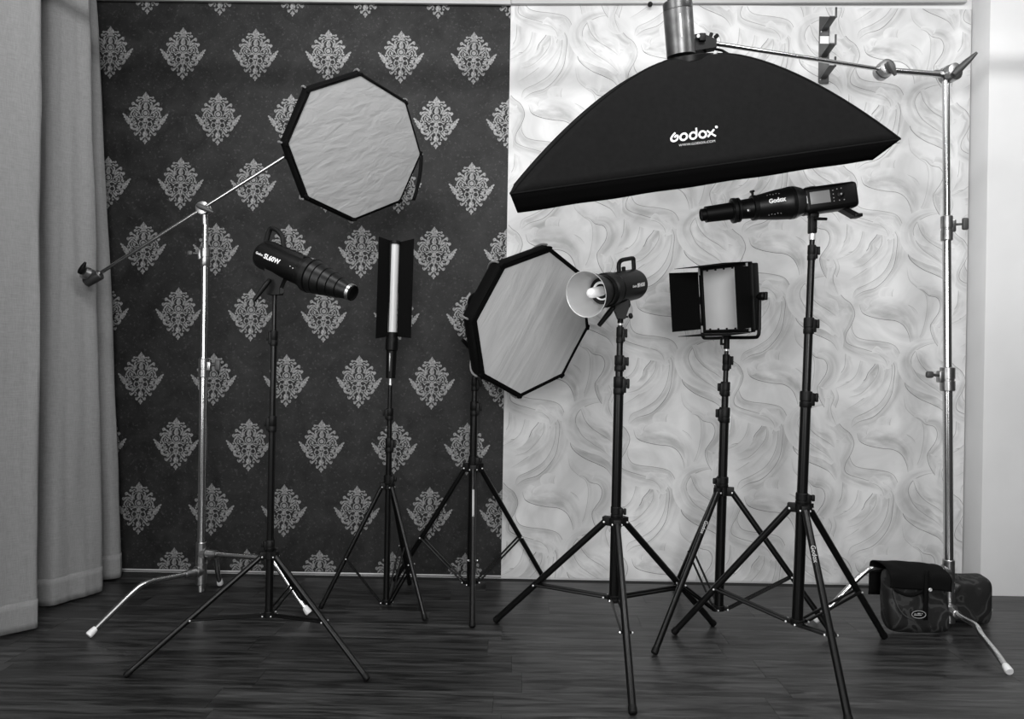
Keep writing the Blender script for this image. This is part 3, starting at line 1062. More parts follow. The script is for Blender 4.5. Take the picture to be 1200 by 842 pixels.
# ================================================================== OCTAGONAL SOFTBOXES
def octabox(name, label, px, y, tilt, dirx, diry, rad, phase, depth, dmat, rim, ribs_at, backr=0.055, bulge=0.07):
    C = at(px[0], px[1], y)
    v = (C - CAM).normalized()
    rt = (RM.col[0] - v * v.dot(RM.col[0])).normalized()
    up = rt.cross(v)
    n = (-v * math.cos(tilt) + (rt * dirx - up * diry) * math.sin(tilt)).normalized()
    f = frame(C, n, (0, 0, 1))           # local X = facing
    t = thing(name, label, 'softbox', C - n * depth)
    ang = [phase + i * math.pi / 4 for i in range(8)]
    def rp(i, s, extra=0.0):
        """point on rib i: s=0 at the front rim, 1 at the back ring"""
        a = ang[i % 8]
        r = backr + (rad - backr) * max(0.0, 1 - s ** 2.1) ** 0.75 + rad * bulge * math.sin(math.pi * min(1.0, s * 1.7))
        return f @ V((-depth * s, (r + extra) * math.cos(a), (r + extra) * math.sin(a)))
    NS = 10
    sh = MB()
    vs = [[sh.bm.verts.new(rp(i, j / NS)) for i in range(8)] for j in range(NS + 1)]
    for j in range(NS):
        for i in range(8):
            sh.bm.faces.new((vs[j][i], vs[j][(i + 1) % 8], vs[j + 1][(i + 1) % 8], vs[j + 1][i]))
    sh.build('shell', 'octa_black', t, solid=0.003)
    # rim band with corner pockets
    rm = MB()
    pf = lambda i, r, x: f @ V((x, r * math.cos(ang[i % 8]), r * math.sin(ang[i % 8])))
    for i in range(8):
        a0, a1, b0, b1 = pf(i, rad, 0.004), pf(i + 1, rad, 0.004), pf(i, rad - rim, 0.006), pf(i + 1, rad - rim, 0.006)
        mid = (a0 + a1) / 2 * 0.985 + C * 0.015
        mb_ = (b0 + b1) / 2
        rm.prism([a0, mid, a1, b1, mb_, b0], -n * 0.010)
    rm.build('rim', 'octa_black', t, smooth=False)
    for i in range(8):
        p = pf(i, rad * 0.985, 0.004)
        q = MB()
        a = ang[i]
        m_ = f @ Matrix.Translation((0.004, rad * .985 * math.cos(a), rad * .985 * math.sin(a))) @ Matrix.Rotation(a, 4, 'X')
        q.m = m_
        q.box((-.004, .002, 0), (.014, .016, .026), .005)
        q.build('corner_pocket', 'octa_black', t)
    # diffuser, slightly bulged and puckered
    di = MB()
    ri = rad - rim * .55
    N = 14
    cells = []
    for j in range(N + 1):
        row = []
        s = j / N
        for i in range(8 * 6):
            k, fr = divmod(i, 6)
            fr /= 6
            e0_ = V((math.cos(ang[k]), math.sin(ang[k])))
            e1_ = V((math.cos(ang[(k + 1) % 8]), math.sin(ang[(k + 1) % 8])))
            e = (e0_ + (e1_ - e0_) * fr) * (1 - 0.012 * math.sin(fr * math.pi)) * ri * s
            bl = 0.010 * (1 - s * s) + 0.0016 * mnoise.noise(V((e.x * 22, e.y * 22, px[0]))) + 0.002 * s * math.sin(i * 2.1) * mnoise.noise(V((i * .5, s * 3, 1)))
            row.append(di.bm.verts.new(f @ V((0.003 + bl, e.x, e.y))))
            if j == 0:
                break
        cells.append(row)
    m8 = 48
    for i in range(m8):
        di.bm.faces.new((cells[0][0], cells[1][i], cells[1][(i + 1) % m8]))
    for j in range(1, N):
        for i in range(m8):
            di.bm.faces.new((cells[j][i], cells[j + 1][i], cells[j + 1][(i + 1) % m8], cells[j][(i + 1) % m8]))
    di.build('diffuser', dmat, t)
    for i in ribs_at:
        MB().tube([rp(i, s / 12, 0.006) for s in range(1, 12)], 0.0045, 8).build('rib', 'rib_grey', t)
    MB().lathe([(-.03, backr * .85), (-.028, backr * 1.05), (.01, backr * 1.1), (.012, backr)], 24, C - n * depth, -n).build('back_ring', 'black_metal', t)
    return t, C, n, f, rp

# small round-looking one on the left boom
o1, C1, n1, f1, rp1 = octabox('octagonal_softbox', 'octagonal softbox with pale wrinkled face hanging from the slanting boom arm', (418.5, 174.5), -0.62, math.radians(21),
    .974, .228, .303, math.radians(5.5), .22, 'diffuser_a', .008, range(8))
bk = C1 - n1 * .22
mt = MB().tube([e1 - (e1 - e0).normalized() * .02, e1 + (e1 - e0).normalized() * .05], .014, 14)
mt.tube([e1, bk - n1 * .03], .013, 12)
mt.box(bk - n1 * .03, (.05, .05, .06), .008)
mt.build('boom_mount', 'black_plastic', o1)
sp0 = at(491.5, 182, -0.58)
MB().grid(lambda u, v: sp0 + V((0.008 - 0.035 * v ** 2 + (u - .5) * .016, -.0 + .03 * v, -.19 * v)), 2, 10).build('hanging_strap', 'strap', o1, solid=.002)
# larger one, tilted, on the third tripod
o2, C2, n2, f2, rp2 = octabox('octagonal_softbox', 'large tilted octagonal softbox with thick black rim standing against the pale wallpaper', (626, 379.5), -0.55, math.radians(43),
    .9335, .3587, .340, math.radians(0), .25, 'diffuser_b', .020, range(8), bulge=.025)
bk2 = C2 - n2 * .25
h3 = thing('monolight', 'black monolight half hidden behind the large tilted octagonal softbox', 'studio light', A3)
MB().lathe([(0, .05), (.004, .056), (.03, .058), (.035, .054), (.15, .054), (.155, .05), (.17, .046)], 26, bk2 - n2 * .03, -n2).build('body', 'satin_black', h3)
yk = MB()
yk.tube([A3 + V((0, 0, -.03)), A3 + V((0, 0, .05))], .017, 14)
q_ = bk2 - n2 * .11
yk.tube([A3 + V((0, 0, .03)), V((q_.x, q_.y, q_.z - .03))], [.02, .024], 12)
yk.box(A3 + V((-.004, 0, .075)), (.045, .05, .09), .008)
yk.build('bracket', 'black_plastic', h3)
MB().tube([A3 + V((-.03, -.02, .09)), A3 + V((-.06, -.05, .12))], [.012, .008], 10).build('tilt_lever', 'black_plastic', h3)

# ================================================================== BIG SOFTBOX
NL, NR = at(598, 227, -1.15), at(1055, 163, -1.15)
ul = (NR - NL).normalized()
w0 = V((0, math.cos(math.radians(16.5)), math.sin(math.radians(16.5))))
wv = (w0 - ul * w0.dot(ul)).normalized()
nd = -(ul.cross(wv)).normalized()           # facing of the opening: down and towards the wall
SH = 0.55
FLc, FRc = NL + wv * SH + ul * .035, NR + wv * SH
RC = at(806, 70, -1.0)
ringc = [RC + ul * sx * .088 + wv * sy * .075 for sx, sy in ((-1, -1), (1, -1), (1, 1), (-1, 1))]
seam = [NL, NR, FRc, FLc]
sb = thing('rectangular_softbox', 'big black rectangular softbox with white logo facing down from the boom', 'softbox', RC)
def rod(i, t):
    a, b = ringc[i], seam[i]
    d = b - a
    axl = d.dot(nd)
    lat = d - nd * axl
    return a + lat * t + nd * axl * t ** 1.5
def sbsurf(i, s, t):
    a, b = rod(i, t), rod((i + 1) % 4, t)
    p = a + (b - a) * s
    sag = 4 * s * (1 - s) * t * (1 - t) * 0.05
    c = RC + nd * (p - RC).dot(nd)
    return p + (c - p).normalized() * sag
for i in range(4):
    MB().grid(lambda s, t: sbsurf(i, s, t), 24, 20).build('side_panel', 'cloth_black', sb, solid=.003)
for i in range(4):
    MB().tube([rod(i, k / 16) for k in range(17)], .0045, 8).build('rod_sleeve', 'cloth_black', sb)
ins = [(ul * .018 + nd * .07), (-ul * .10 + nd * .058), (-ul * .10 + nd * .058 - wv * .01), (ul * .018 + nd * .07 - wv * .01)]
low = [s_ + d for s_, d in zip(seam, ins)]
lp = MB()
for i in range(4):
    j = (i + 1) % 4
    lp.grid(lambda s, t: (seam[i] + (seam[j] - seam[i]) * s) * (1 - t) + (low[i] + (low[j] - low[i]) * s) * t + nd * .0012 * math.sin(s * 29) * t, 60, 3)
lp.build('lip', 'lip_black', sb, solid=.003)
MB().tube([seam[0], seam[1], seam[2], seam[3], seam[0]], .003, 6).build('seam_piping', 'cloth_black', sb)
dq = [s_ + nd * .012 for s_ in seam]
MB().grid(lambda s, t: ((dq[0] + (dq[1] - dq[0]) * s) * (1 - t) + (dq[3] + (dq[2] - dq[3]) * s) * t), 8, 4).build('diffuser', 'diffuser_a', sb, solid=.002)
MB().lathe([(-.01, .085), (-.008, .095), (.012, .095), (.014, .08)], 30, RC, nd).build('speed_ring', 'black_metal', sb)
fp0 = at(838, 62, -.93)
MB().tube([at(822, 66, -.97), at(828, 59, -.95), at(836, 57, -.93), at(846, 59, -.93), at(858, 66, -.95)], .005, 8).build('loose_flap', 'cloth_black', sb)

def logo(mapf, k, off):
    """rounded wordmark drawn with thick strokes; mapf takes 2-D to a surface point"""
    mb = MB()
    def pen(pts, wd, closed=False):
        P = cat([V(p) for p in pts], 5)
        n = len(P)
        Lr = []
        for i, p in enumerate(P):
            if closed:
                d = P[(i + 1) % (n - 1)] - P[(i - 1) % (n - 1)]
            else:
                d = P[min(i + 1, n - 1)] - P[max(i - 1, 0)]
            d = d.normalized()
            nn = V((-d.y, d.x)) * wd / 2
            Lr.append((mb.bm.verts.new(mapf((p + nn) * k)), mb.bm.verts.new(mapf((p - nn) * k))))
        for a, b in zip(Lr, Lr[1:]):
            mb.bm.faces.new((a[0], a[1], b[1], b[0]))
    circ = lambda x, y, r, a0=0, a1=360, n=16: [(x + r * math.cos(math.radians(a0 + (a1 - a0) * i / n)), y + r * math.sin(math.radians(a0 + (a1 - a0) * i / n))) for i in range(n + 1)]
    W = 27
    pen([(0, 74), (-26, 46), (-46, 8)] + circ(0, 0, 46, 180, 392, 12)[1:] + [(14, 30), (2, 2)], W)
    pen(circ(128, 0, 47), W, True)
    pen(circ(262, 0, 47), W, True)
    pen([(308, -20), (310, 40), (308, 108)], 25)
    pen(circ(395, 0, 47), W, True)
    pen([(462, 48), (500, 10), (572, -48)], 25)
    pen([(462, -46), (500, -8), (566, 54)], 25)
    pen(circ(606, 84, 11), 18, True)
    return mb
s0, t0 = 0.481, 0.80
def smap(q):
    a = math.radians(-1.0)
    x, y = q.x * math.cos(a) - q.y * math.sin(a), q.x * math.sin(a) + q.y * math.cos(a)
    du = (sbsurf(0, s0 + .01, t0) - sbsurf(0, s0 - .01, t0)).length / .02
    dv = (sbsurf(0, s0, t0 + .01) - sbsurf(0, s0, t0 - .01)).length / .02
    s, t = s0 + x / du, t0 - y / dv
    p = sbsurf(0, s, t)
    n = (sbsurf(0, s + .01, t) - p).cross(sbsurf(0, s, t + .01) - p).normalized()
    if n.y > 0:
        n = -n
    return p + n * .004
kz = 1 / 12 / S(-1.12)
logo(lambda q: smap(V((q.x - .078, q.y))), kz, None).build('logo_print', 'print_white', sb, smooth=False)
tm = MB()
text_into(tm, 'WWW.GODOX.COM', .0125, Matrix.Identity(4), bold=-.0002, depth=0)
for v in tm.bm.verts:
    v.co = smap(V((v.co.x * 1.02 + .002, v.co.y - .030)))
tm.build('lettering', 'print_white', sb, smooth=False)

# strobe head on the softbox
sh_ = thing('strobe_head', 'brushed metal cylindrical strobe standing on top of the big softbox', 'studio light', RC)
SB0 = at(798.5, 70, -1.0)
na = (at(793.5, 0, -1.03) - SB0).normalized()
Ls = (at(793.5, 2, -1.03) - SB0).length
MB().lathe([(0.012, .048), (.014, .0535), (Ls - .035, .0545), (Ls - .034, .0535), (Ls - .032, .0545), (Ls - .004, .0545), (Ls, .050)], 36, SB0, na).build('body', 'brushed', sh_)
fs = frame(SB0 + na * (Ls * .52), na, (0, -1, 0.1))
q = MB(fs)
q.box((0, .008, .0545), (.085, .0055, .004), .0015)
q.build('slot', 'white_plastic', sh_)
for ky, kz_ in ((.03, .02), (.0, .03)):
    MB(fs).lathe([(0, .012), (.02, .012)], 12, (Ls * .48, ky, kz_), (1, 0, 0)).build('top_knob', 'black_plastic', sh_)
bq = MB()
b0 = at(816, 50, -.97)
bq.prism([at(813, 40, -.985), at(824, 39, -.985), at(840, 46, -.985), at(840, 55, -.985), at(815, 59, -.985)], (0, .04, 0))
bq.box(at(823, 44, -.99), (.025, .02, .03), .004)
bq.tube([at(832, 44, -.97), at(834, 39, -.97)], .007, 8)
bq.tube([at(838, 44, -.97), at(841, 41, -.97)], .008, 8)
bq.build('bracket', 'black_plastic', sh_)
MB().lathe([(0, .007), (.006, .007), (.008, .004)], 12, at(818, 43, -.992), (0, -1, 0)).build('bolt', 'bright', sh_)

# ================================================================== SNOOT LIGHT on the first tripod
d1 = V((.881, -.314, -.354)).normalized()
O = at(331.5, 308.5, -0.985)
t = thing('snoot_light', 'black video light with tapered conical snoot and silver tip ring', 'studio light', A1)
F = frame(O, d1)
q = MB(F)
q.lathe([(-.112, .032), (-.109, .044), (-.10, .051), (-.085, .0535), (.098, .0535), (.102, .057), (.122, .057), (.126, .052)], 32)
body = q.build('body', 'satin_black', t)
q = MB(F)
q.box((.002, 0, .050), (.19, .05, .02), .006)
for k in range(5):
    q.box((-.068 + k * .03, 0, .0605), (.018, .03, .004), .001)
q.build('top_housing', 'black_plastic', t)
q = MB(F)
q.tube(cat([V((-.102, 0, .045)), V((-.106, 0, .09)), V((-.098, 0, .108)), V((-.07, 0, .108)), V((-.04, 0, .092)), V((-.018, 0, .056))], 4), .0095, 10)
q.build('carry_handle', 'black_plastic', t)
q = MB(F)
q.lathe([(.122, .054), (.126, .0665), (.146, .0665), (.149, .0585), (.151, .0635), (.174, .0600), (.176, .0555), (.178, .0590), (.206, .0545), (.208, .0495), (.210, .0525), (.238, .0475), (.240, .0430), (.242, .0455), (.272, .0400), (.274, .0360), (.276, .0380), (.304, .032), (.316, .0305)], 32)
q.build('snoot', 'black_metal', t)
q = MB(F)
q.lathe([(.314, .0308), (.315, .032), (.327, .0312), (.328, .030)], 32, caps=False)
q.build('tip_ring', 'cast_steel', t)
q = MB(F)
q.lathe([(.326, .0300), (.334, .0295), (.335, .027), (.318, .025)], 28)
q.build('tip_opening', 'octa_black', t)
q = MB(F)
q.box((.137, -.02, .063), (.012, .014, .004), .001)
q.build('release_catch', 'grey_metal', t)
q = MB(F)
for k in range(2):
    q.lathe([(0, .002), (.002, .0015)], 8, (.075 + .014 * k, -.0525, .008 - .003 * k), (0, -1, 0))
q.build('indicators', 'print_white', t)['kind'] = 'stuff'
# lettering on the side that faces the room
def side_text(F, body_, size, x, ang, r, name, parent, bold=.0004, material='print_white', flip=False, shear=.0):
    """letters wrapped on a cylinder of radius r around local X"""
    mb = MB()
    text_into(mb, body_, size, Matrix.Identity(4), bold=bold, depth=0, shear=shear)
    for v in mb.bm.verts:
        a = ang + v.co.y / r
        sx = -v.co.x if flip else v.co.x
        v.co = F @ V((x + sx, -(r + .0012) * math.cos(a), (r + .0012) * math.sin(a)))
    return mb.build(name, material, parent, smooth=False)
side_text(F, 'SL60W', .025, -.012, .10, .0535, 'lettering', t, bold=.0007)
side_text(F, 'Godox', .012, -.072, .10, .0535, 'lettering', t, bold=.0002)
q = MB()
top = A1
q.prism([at(314.5, 316, -.965), at(337, 326, -.965), at(332, 338, -.965), at(332, 346, -.965), at(317, 346, -.965)], (0, -.045, 0))
q.lathe([(-.02, .012), (.02, .012)], 12, at(329, 341, -.985), (.3, -1, 0))
q.tube([top - V((0, 0, .012)), top + V((0, 0, .02))], .011, 12)
q.build('bracket', 'black_plastic', t)
MB().tube([at(316, 328, -1.02), at(312, 333, -1.04), at(297.5, 352, -1.06)], [.008, .010, .0075], 10).build('tilt_lever', 'satin_black', t)

# ================================================================== WAND LIGHT on the second tripod
t = thing('wand_light', 'upright white tube wand light between two black barn door flaps', 'studio light', A2)
yw = -0.4316
ka = S(yw)
b0, b1 = at(457.8, 443, yw), at(463, 279, yw)
ua = (b1 - b0).normalized()
def wx(py):
    return b0 + ua * ((443 - py) / ka)
MB().lathe([(0, .019), (.002, .022), (.125, .0235), (.13, .028), (.155, .0285), (.178, .0285), (.182, .026), (.196, .026)], 24, wx(443), ua).build('handle', 'satin_black', t)
MB().box(wx(424) + V((-.003, -.0215, 0)), (.006, .006, .085), .002).build('switch_strip', 'grey_metal', t)
MB().lathe([(0, .0195), ((391 - 284) / ka, .0195)], 24, wx(391), ua).build('tube', 'tube_white', t)
MB().box(wx(337) + V((-.0125, -.009, 0)), (.012, .012, (391 - 285) / ka), .003, rot=Matrix.Rotation(0.0, 3, 'Y')).build('tube_spine', 'black_plastic', t)
for py in (284, 391):
    q = MB()
    q.lathe([(-.008, .024), (.008, .024)], 20, wx(py), ua)
    q.box(wx(py) + V((.03, .012, 0)), (.035, .012, .012), .002)
    q.box(wx(py) + V((-.028, .012, 0)), (.03, .012, .012), .002)
    q.build('end_clamp', 'black_plastic', t)
fl_ = MB()
fl_.prism([wx(394) + V((-.018, .004, 0)), wx(282) + V((-.018, .004, 0)), wx(279) + V((-.066, -.045, 0)), wx(397) + V((-.066, -.045, 0))], (.0015, -.001, 0))
fl_.build('barn_door', 'octa_black', t, smooth=False)
fl_ = MB()
fl_.prism([wx(394) + V((.022, .004, 0)), wx(283) + V((.022, .004, 0)), wx(281) + V((.092, -.045, 0)), wx(396) + V((.092, -.045, 0))], (.0015, .001, 0))
fl_.build('barn_door', 'octa_black', t, smooth=False)

# ================================================================== STROBE WITH REFLECTOR on the fourth tripod
t = thing('reflector_strobe', 'black studio strobe with open silver reflector dish and frosted dome', 'studio light', A4)
d4 = V((-.60, -.775, -.19)).normalized()
O = at(728, 336, -.90)
F = frame(O, d4)
q = MB(F)
q.lathe([(-.125, .035), (-.122, .050), (-.112, .058), (-.10, .0615), (.07, .0615), (.074, .0585), (.084, .0585), (.088, .066), (.125, .066), (.13, .060), (.15, .058)], 36)
q.build('body', 'satin_black', t)
q = MB(F)
q.tube(cat([V((-.113, 0, .055)), V((-.115, 0, .088)), V((-.112, 0, .103)), V((-.07, 0, .104)), V((-.02, 0, .102)), V((.004, 0, .09)), V((.008, 0, .06))], 4), .0085, 10)
q.build('carry_handle', 'black_plastic', t)
MB(F).lathe([(0, .008), (.014, .008), (.017, .005)], 12, (-.03, 0, .06), (0, 0, 1)).build('sync_port', 'black_plastic', t)
prof_o, prof_i = [], []
q = MB(F)
R0, R1, X0, X1 = .047, .0845, .135, .262
pr = [(X0 + (X1 - X0) * s / 14, R0 + (R1 - R0) * (s / 14) ** .8) for s in range(15)]
ridge = []
for s in range(57):
    u = s / 56
    ridge.append((X0 + .002 + (X1 - X0 - .002) * u, R0 - .003 + (R1 - R0 + .001) * u ** .8 + (.0007 if s % 2 else 0)))
q.lathe([(X1 + .001, R1 + .0012), (X1 + .001, R1 - .001)] + ridge[::-1], 44, caps=False)
q.build('reflector_dish', 'dish_silver', t, normals=False)
MB(F).lathe(pr + [(X1 + .001, R1 + .0012)], 44, caps=False).build('dish_shell', 'satin_black', t, normals=False)
q = MB(F)
q.lathe([(.128, .046), (.140, .044), (.141, .03), (.142, .002)], 30)
q.build('lamp_socket', 'grey_metal', t)
q = MB(F)
q.tube([(.150 + .004 * math.sin(a), .032 * math.cos(a), .032 * math.sin(a)) for a in [k * math.pi / 12 for k in range(1, 24)]], .005, 10)
q.build('flash_tube', 'glass_white', t)
q = MB(F)
q.lathe([(.14, .0185), (.205, .020), (.226, .0185), (.236, .014), (.241, .006)], 24)
q.build('modelling_lamp', 'glass_white', t)
q = MB(F)
q.lathe([(0, .0022), (.002, .0018)], 8, (.06, -.04, .048), (0, -.64, .77))
q.build('indicator', 'print_white', t)
def f4text(body_, size, x, ang, bold):
    mb = MB()
    text_into(mb, body_, size, Matrix.Identity(4), bold=bold, depth=0, shear=.2)
    for v in mb.bm.verts:
        a = ang + v.co.y / .0615
        v.co = F @ V((x - v.co.x, .0628 * math.cos(a), .0628 * math.sin(a)))
    mb.build('lettering', 'print_white', t, smooth=False)
f4text('SK400II', .020, -.046, .0, .0005)
f4text('Godox', .012, .006, .0, .0002)
q = MB()
q.prism([at(719, 350, -.885), at(735, 346, -.885), at(735, 362, -.885), at(731, 374, -.885), at(723, 374, -.885), at(719, 364, -.885)], (0, -.045, 0))
q.tube([A4 - V((0, 0, .015)), A4 + V((0, 0, .02))], .0115, 12)
q.lathe([(-.03, .014), (.03, .014)], 14, at(729, 356, -.905), (1, .1, 0))
q.build('bracket', 'black_plastic', t)
MB().tube([at(719, 359, -.94), at(714, 366, -.96), at(702, 381, -.98)], [.009, .011, .0085], 10).build('tilt_lever', 'satin_black', t)
q = MB()
q.tube([at(732, 371, -.90), at(736, 371, -.90)], .004, 8)
q.lathe([(-.008, .005), (-.004, .011), (.004, .011), (.008, .006)], 12, at(739, 370, -.9), (1, 0, .25))
q.build('lock_knob', 'black_plastic', t)

# ================================================================== PANEL LIGHT on the fifth tripod
t = thing('panel_light', 'square panel light with four black barn doors on a yoke', 'studio light', A5)
an = math.radians(55)
npn = V((-math.sin(an), -math.cos(an), 0))
npn = (npn * math.cos(math.radians(6)) + V((0, 0, -1)) * math.sin(math.radians(6))).normalized()
C5 = at(849.5, 350, -.61)
F = frame(C5, npn)                         # local X = facing, Y = sideways, Z = up
PWd, PH = .265, .295
q = MB(F)
q.box((-.045, 0, 0), (.05, PWd - .01, PH - .01), .006)
for k in range(9):
    q.box((-.072, -.1 + .025 * k, 0), (.006, .006, PH * .8), .001)
q.build('back_shell', 'black_plastic', t)
q = MB(F)
for sy in (-1, 1):
    q.box((-.008, sy * (PWd / 2 - .008), 0), (.03, .016, PH), .003)
for sz in (-1, 1):
    q.box((-.008, 0, sz * (PH / 2 - .008)), (.03, PWd, .016), .003)
q.build('frame', 'satin_black', t)
MB(F).box((-.010, 0, 0), (.008, PWd - .028, PH - .028), .001).build('diffuser_panel', 'panel_white', t)
q = MB(F)
for k in range(5):
    for sz in (-1, 1):
        q.box((-.003, -.09 + .045 * k, sz * (PH / 2 - .019)), (.008, .006, .006), .001)
q.build('retaining_clips', 'black_plastic', t)['kind'] = 'stuff'
for sy in (-1, 1):
    for sz in (-1, 1):
        MB(F).box((.008, sy * (PWd / 2 - .006), sz * (PH / 2 - .02)), (.006, .008, .03), .001).build('hinge', 'bright', t)
def leaf(hinge0, hinge1, out, taper):
    out = V(out)
    h0, h1 = V(hinge0), V(hinge1)
    e = (h1 - h0).normalized()
    a, b = h0 + out + e * -taper, h1 + out + e * taper
    nn = e.cross(out).normalized() * .0018
    m_ = MB(F)
    m_.prism([h0, h1, b, a], nn)
    m_.build('barn_door', 'octa_black', t, smooth=False)
hx = .009
# which local side is the photo's left
left = 1 if (F.to_3x3() @ V((0, 1, 0))).x < 0 else -1
a1 = math.radians(26)
leaf((hx, left * PWd / 2, -PH / 2 + .02), (hx, left * PWd / 2, PH / 2 - .02), (.135 * math.cos(a1), left * .135 * math.sin(a1), 0), .003)
a2 = math.radians(7)
leaf((hx, -left * PWd / 2, -PH / 2 + .02), (hx, -left * PWd / 2, PH / 2 - .02), (.105 * math.cos(a2), -left * .105 * math.sin(a2), 0), .002)
leaf((hx, -PWd / 2 + .004, PH / 2), (hx, PWd / 2 - .004, PH / 2), (.15, 0, -.003), .004)
leaf((hx, -PWd / 2 + .004, -PH / 2), (hx, PWd / 2 - .004, -PH / 2), (.15, 0, -.001), .004)
# yoke
side = (F.to_3x3() @ V((0, 1, 0))).normalized()
zb = A5.z + .035
cy = V((A5.x, A5.y, 0))
hw = PWd / 2 + .018
yk = MB()
arm = []
for sg in (-1, 1):
    p_top = C5 + side * sg * hw - npn * .035
    arm.append(p_top)
lowp = [V((p.x, p.y, zb)) for p in arm]
c_low = V((A5.x, A5.y, zb))
for sg, p, lo in zip((-1, 1), arm, lowp):
    mid = lo + V((0, 0, .03))
    yk.tube(cat([c_low, lo - side * sg * .03, lo - side * sg * .006 + V((0, 0, .006)), mid, (mid + p) / 2, p + V((0, 0, .01))], 4), .0075, 10)
yk = yk.build('yoke', 'satin_black', t)
for sg, p in zip((-1, 1), arm):
    q = MB()
    q.lathe([(-.012, .008), (.004, .018), (.02, .018), (.026, .012)], 16, p, side * sg)
    q.box(p + side * sg * .03, (.014, .014, .034), .004)
    q.build('tilt_knob', 'black_plastic', yk)
q = MB()
q.tube([A5 - V((0, 0, .014)), V((A5.x, A5.y, zb + .004))], .0125, 14)
q.box(V((A5.x, A5.y, zb + .002)), (.036, .03, .014), .003)
q.tube([A5 + V((-.008, 0, .006)), A5 + V((-.028, -.01, .008))], .005, 8)
q.box(A5 + V((-.026, -.01, .018)), (.010, .012, .03), .003)
q.build('stand_socket', 'black_plastic', t)

# ================================================================== LENS-SNOOT FLASH on the sixth tripod
t = thing('flash_projector', 'long black flash with stepped lens snoot and rear screen above the panel light', 'studio light', A6)
rear, tip = at(1000.5, 227.5, -.98), at(821, 252, -.98)
d6 = (tip - rear).normalized()
F = frame(rear, d6)                        # local X runs from the rear to the lens, local Y faces the room
LX = (tip - rear).length
q = MB(F)
q.box((.103, 0, -.004), (.206, .085, .098), .016, seg=3)
q.build('body', 'satin_black', t)
q = MB(F)
q.box((.100, .0435, -.004), (.175, .002, .066), .0008)
q.build('control_panel', 'black_plastic', t)
q = MB(F)
q.box((.148, .0452, -.001), (.075, .003, .046), .001)
q.build('screen', 'screen', t)
q = MB(F)
q.lathe([(0, .0135), (.002, .0135), (.003, .012)], 20, (.070, .0445, .000), (0, 1, 0))
q.build('control_dial', 'satin_black', t)
q = MB(F)
for bx_, bz in ((.098, .018), (.098, .004), (.098, -.010), (.098, -.022), (.082, .021), (.066, .022), (.078, -.022), (.060, -.022)):
    q.lathe([(0, .0022), (.002, .0018)], 8, (bx_, .0445, bz), (0, 1, 0))
q.lathe([(0, .004), (.0035, .0035)], 10, (.070, .0465, .000), (0, 1, 0))
q.build('buttons', 'print_grey', t)['kind'] = 'stuff'
q = MB(F)
q.box((.198, .0445, -.004), (.005, .002, .028), .0005)
q.build('status_strip', 'print_white', t)
q = MB(F)
q.box((.17, .02, .046), (.035, .01, .004), .001)
q.build('top_catch', 'grey_metal', t)
q = MB(F)
q.lathe([(.20, .050), (.206, .053), (.228, .061), (.236, .062)], 36)
q.build('mount_flange', 'grey_metal', t)
q = MB(F)
q.lathe([(.232, .0615), (.250, .062), (.252, .0605), (.30, .0565), (.376, .0455), (.378, .042)], 36)
q.build('snoot_cone', 'black_metal', t)
q = MB(F)
for k in range(5):
    for z_ in (.032, -.040):
        rr = .0595 - (.0165 * (k * .011 + .012) / .124)
        yq = math.sqrt(max(rr ** 2 - z_ ** 2, 1e-5))
        q.lathe([(0, .0016), (.0018, .0014)], 8, (.30 + k * .0105, yq, z_ + .002 * (k % 2)), (0, .8, z_ * 10))
q.build('vent_dots', 'print_grey', t)['kind'] = 'stuff'
q = MB(F)
q.lathe([(.374, .046), (.376, .0475), (.390, .0475), (.392, .044)], 32)
q.build('clamp_ring', 'black_metal', t)
q = MB(F)
q.tube([(.384, .01, .046), (.384, .01, .060)], .005, 8)
q.box((.384, .01, .061), (.018, .012, .008), .003)
q.build('clamp_screw', 'black_plastic', t)
q = MB(F)
q.lathe([(.388, .040), (.392, .0385), (.44, .036), (.442, .034)], 30)
q.build('lens_barrel', 'satin_black', t)
q = MB(F)
q.box((.415, .036, -.012), (.014, .006, .012), .003)
q.build('gobo_catch', 'grey_metal', t)
for x0, x1, rr in ((.438, .450, .046), (.453, .468, .0475)):
    MB(F).lathe([(x0, rr * .94), (x0 + .002, rr), (x1 - .002, rr), (x1, rr * .94)], 32).build('focus_ring', 'black_metal', t)
q = MB(F)
q.lathe([(.446, .038), (.470, .038), (.472, .0325), (.555, .0305), (.568, .0305), (.569, .02), (.575, .018), (LX - .022, .018), (LX - .020, .0235), (LX - .002, .0235), (LX, .02), (LX - .004, .017), (LX - .006, .002)], 30)
q.build('lens_tube', 'satin_black', t)
mb = MB()
text_into(mb, 'Godox', .021, Matrix.Identity(4), bold=.001, depth=0)
for v in mb.bm.verts:
    xx = .312 - v.co.x
    rr = (.0605 - .004 * (xx - .252) / .048 if xx < .30 else .0565 - .011 * (xx - .30) / .076) + .0015
    a = .14 + v.co.y / .05
    v.co = F @ V((xx, rr * math.cos(a), rr * math.sin(a)))
mb.build('lettering', 'print_white', t, smooth=False)
q = MB()
pb = at(952.5, 262, -.982)
q.box(at(952, 263, -.982), (.027, .03, .068), .004)
q.box(at(953, 252.5, -.982), (.034, .034, .018), .004)
q.tube([A6 - V((0, 0, .03)), A6 + V((0, 0, .02))], .0125, 14)
q.build('bracket', 'black_plastic', t)
q = MB()
q.tube([at(954, 256, -1.0), at(969, 256.5, -1.0)], [.0065, .0055], 10)
q.build('tilt_lever', 'satin_black', t)
q = MB()
q.tube([at(953, 268, -.99), at(957, 268, -1.0)], .005, 8)
q.build('lock_knob', 'black_plastic', t)
q = MB(F)
q.prism([(.045, -.02, -.045), (.065, -.02, -.05), (.015, -.02, -.088), (-.002, -.02, -.090), (-.006, -.02, -.080)], (0, .04, 0))
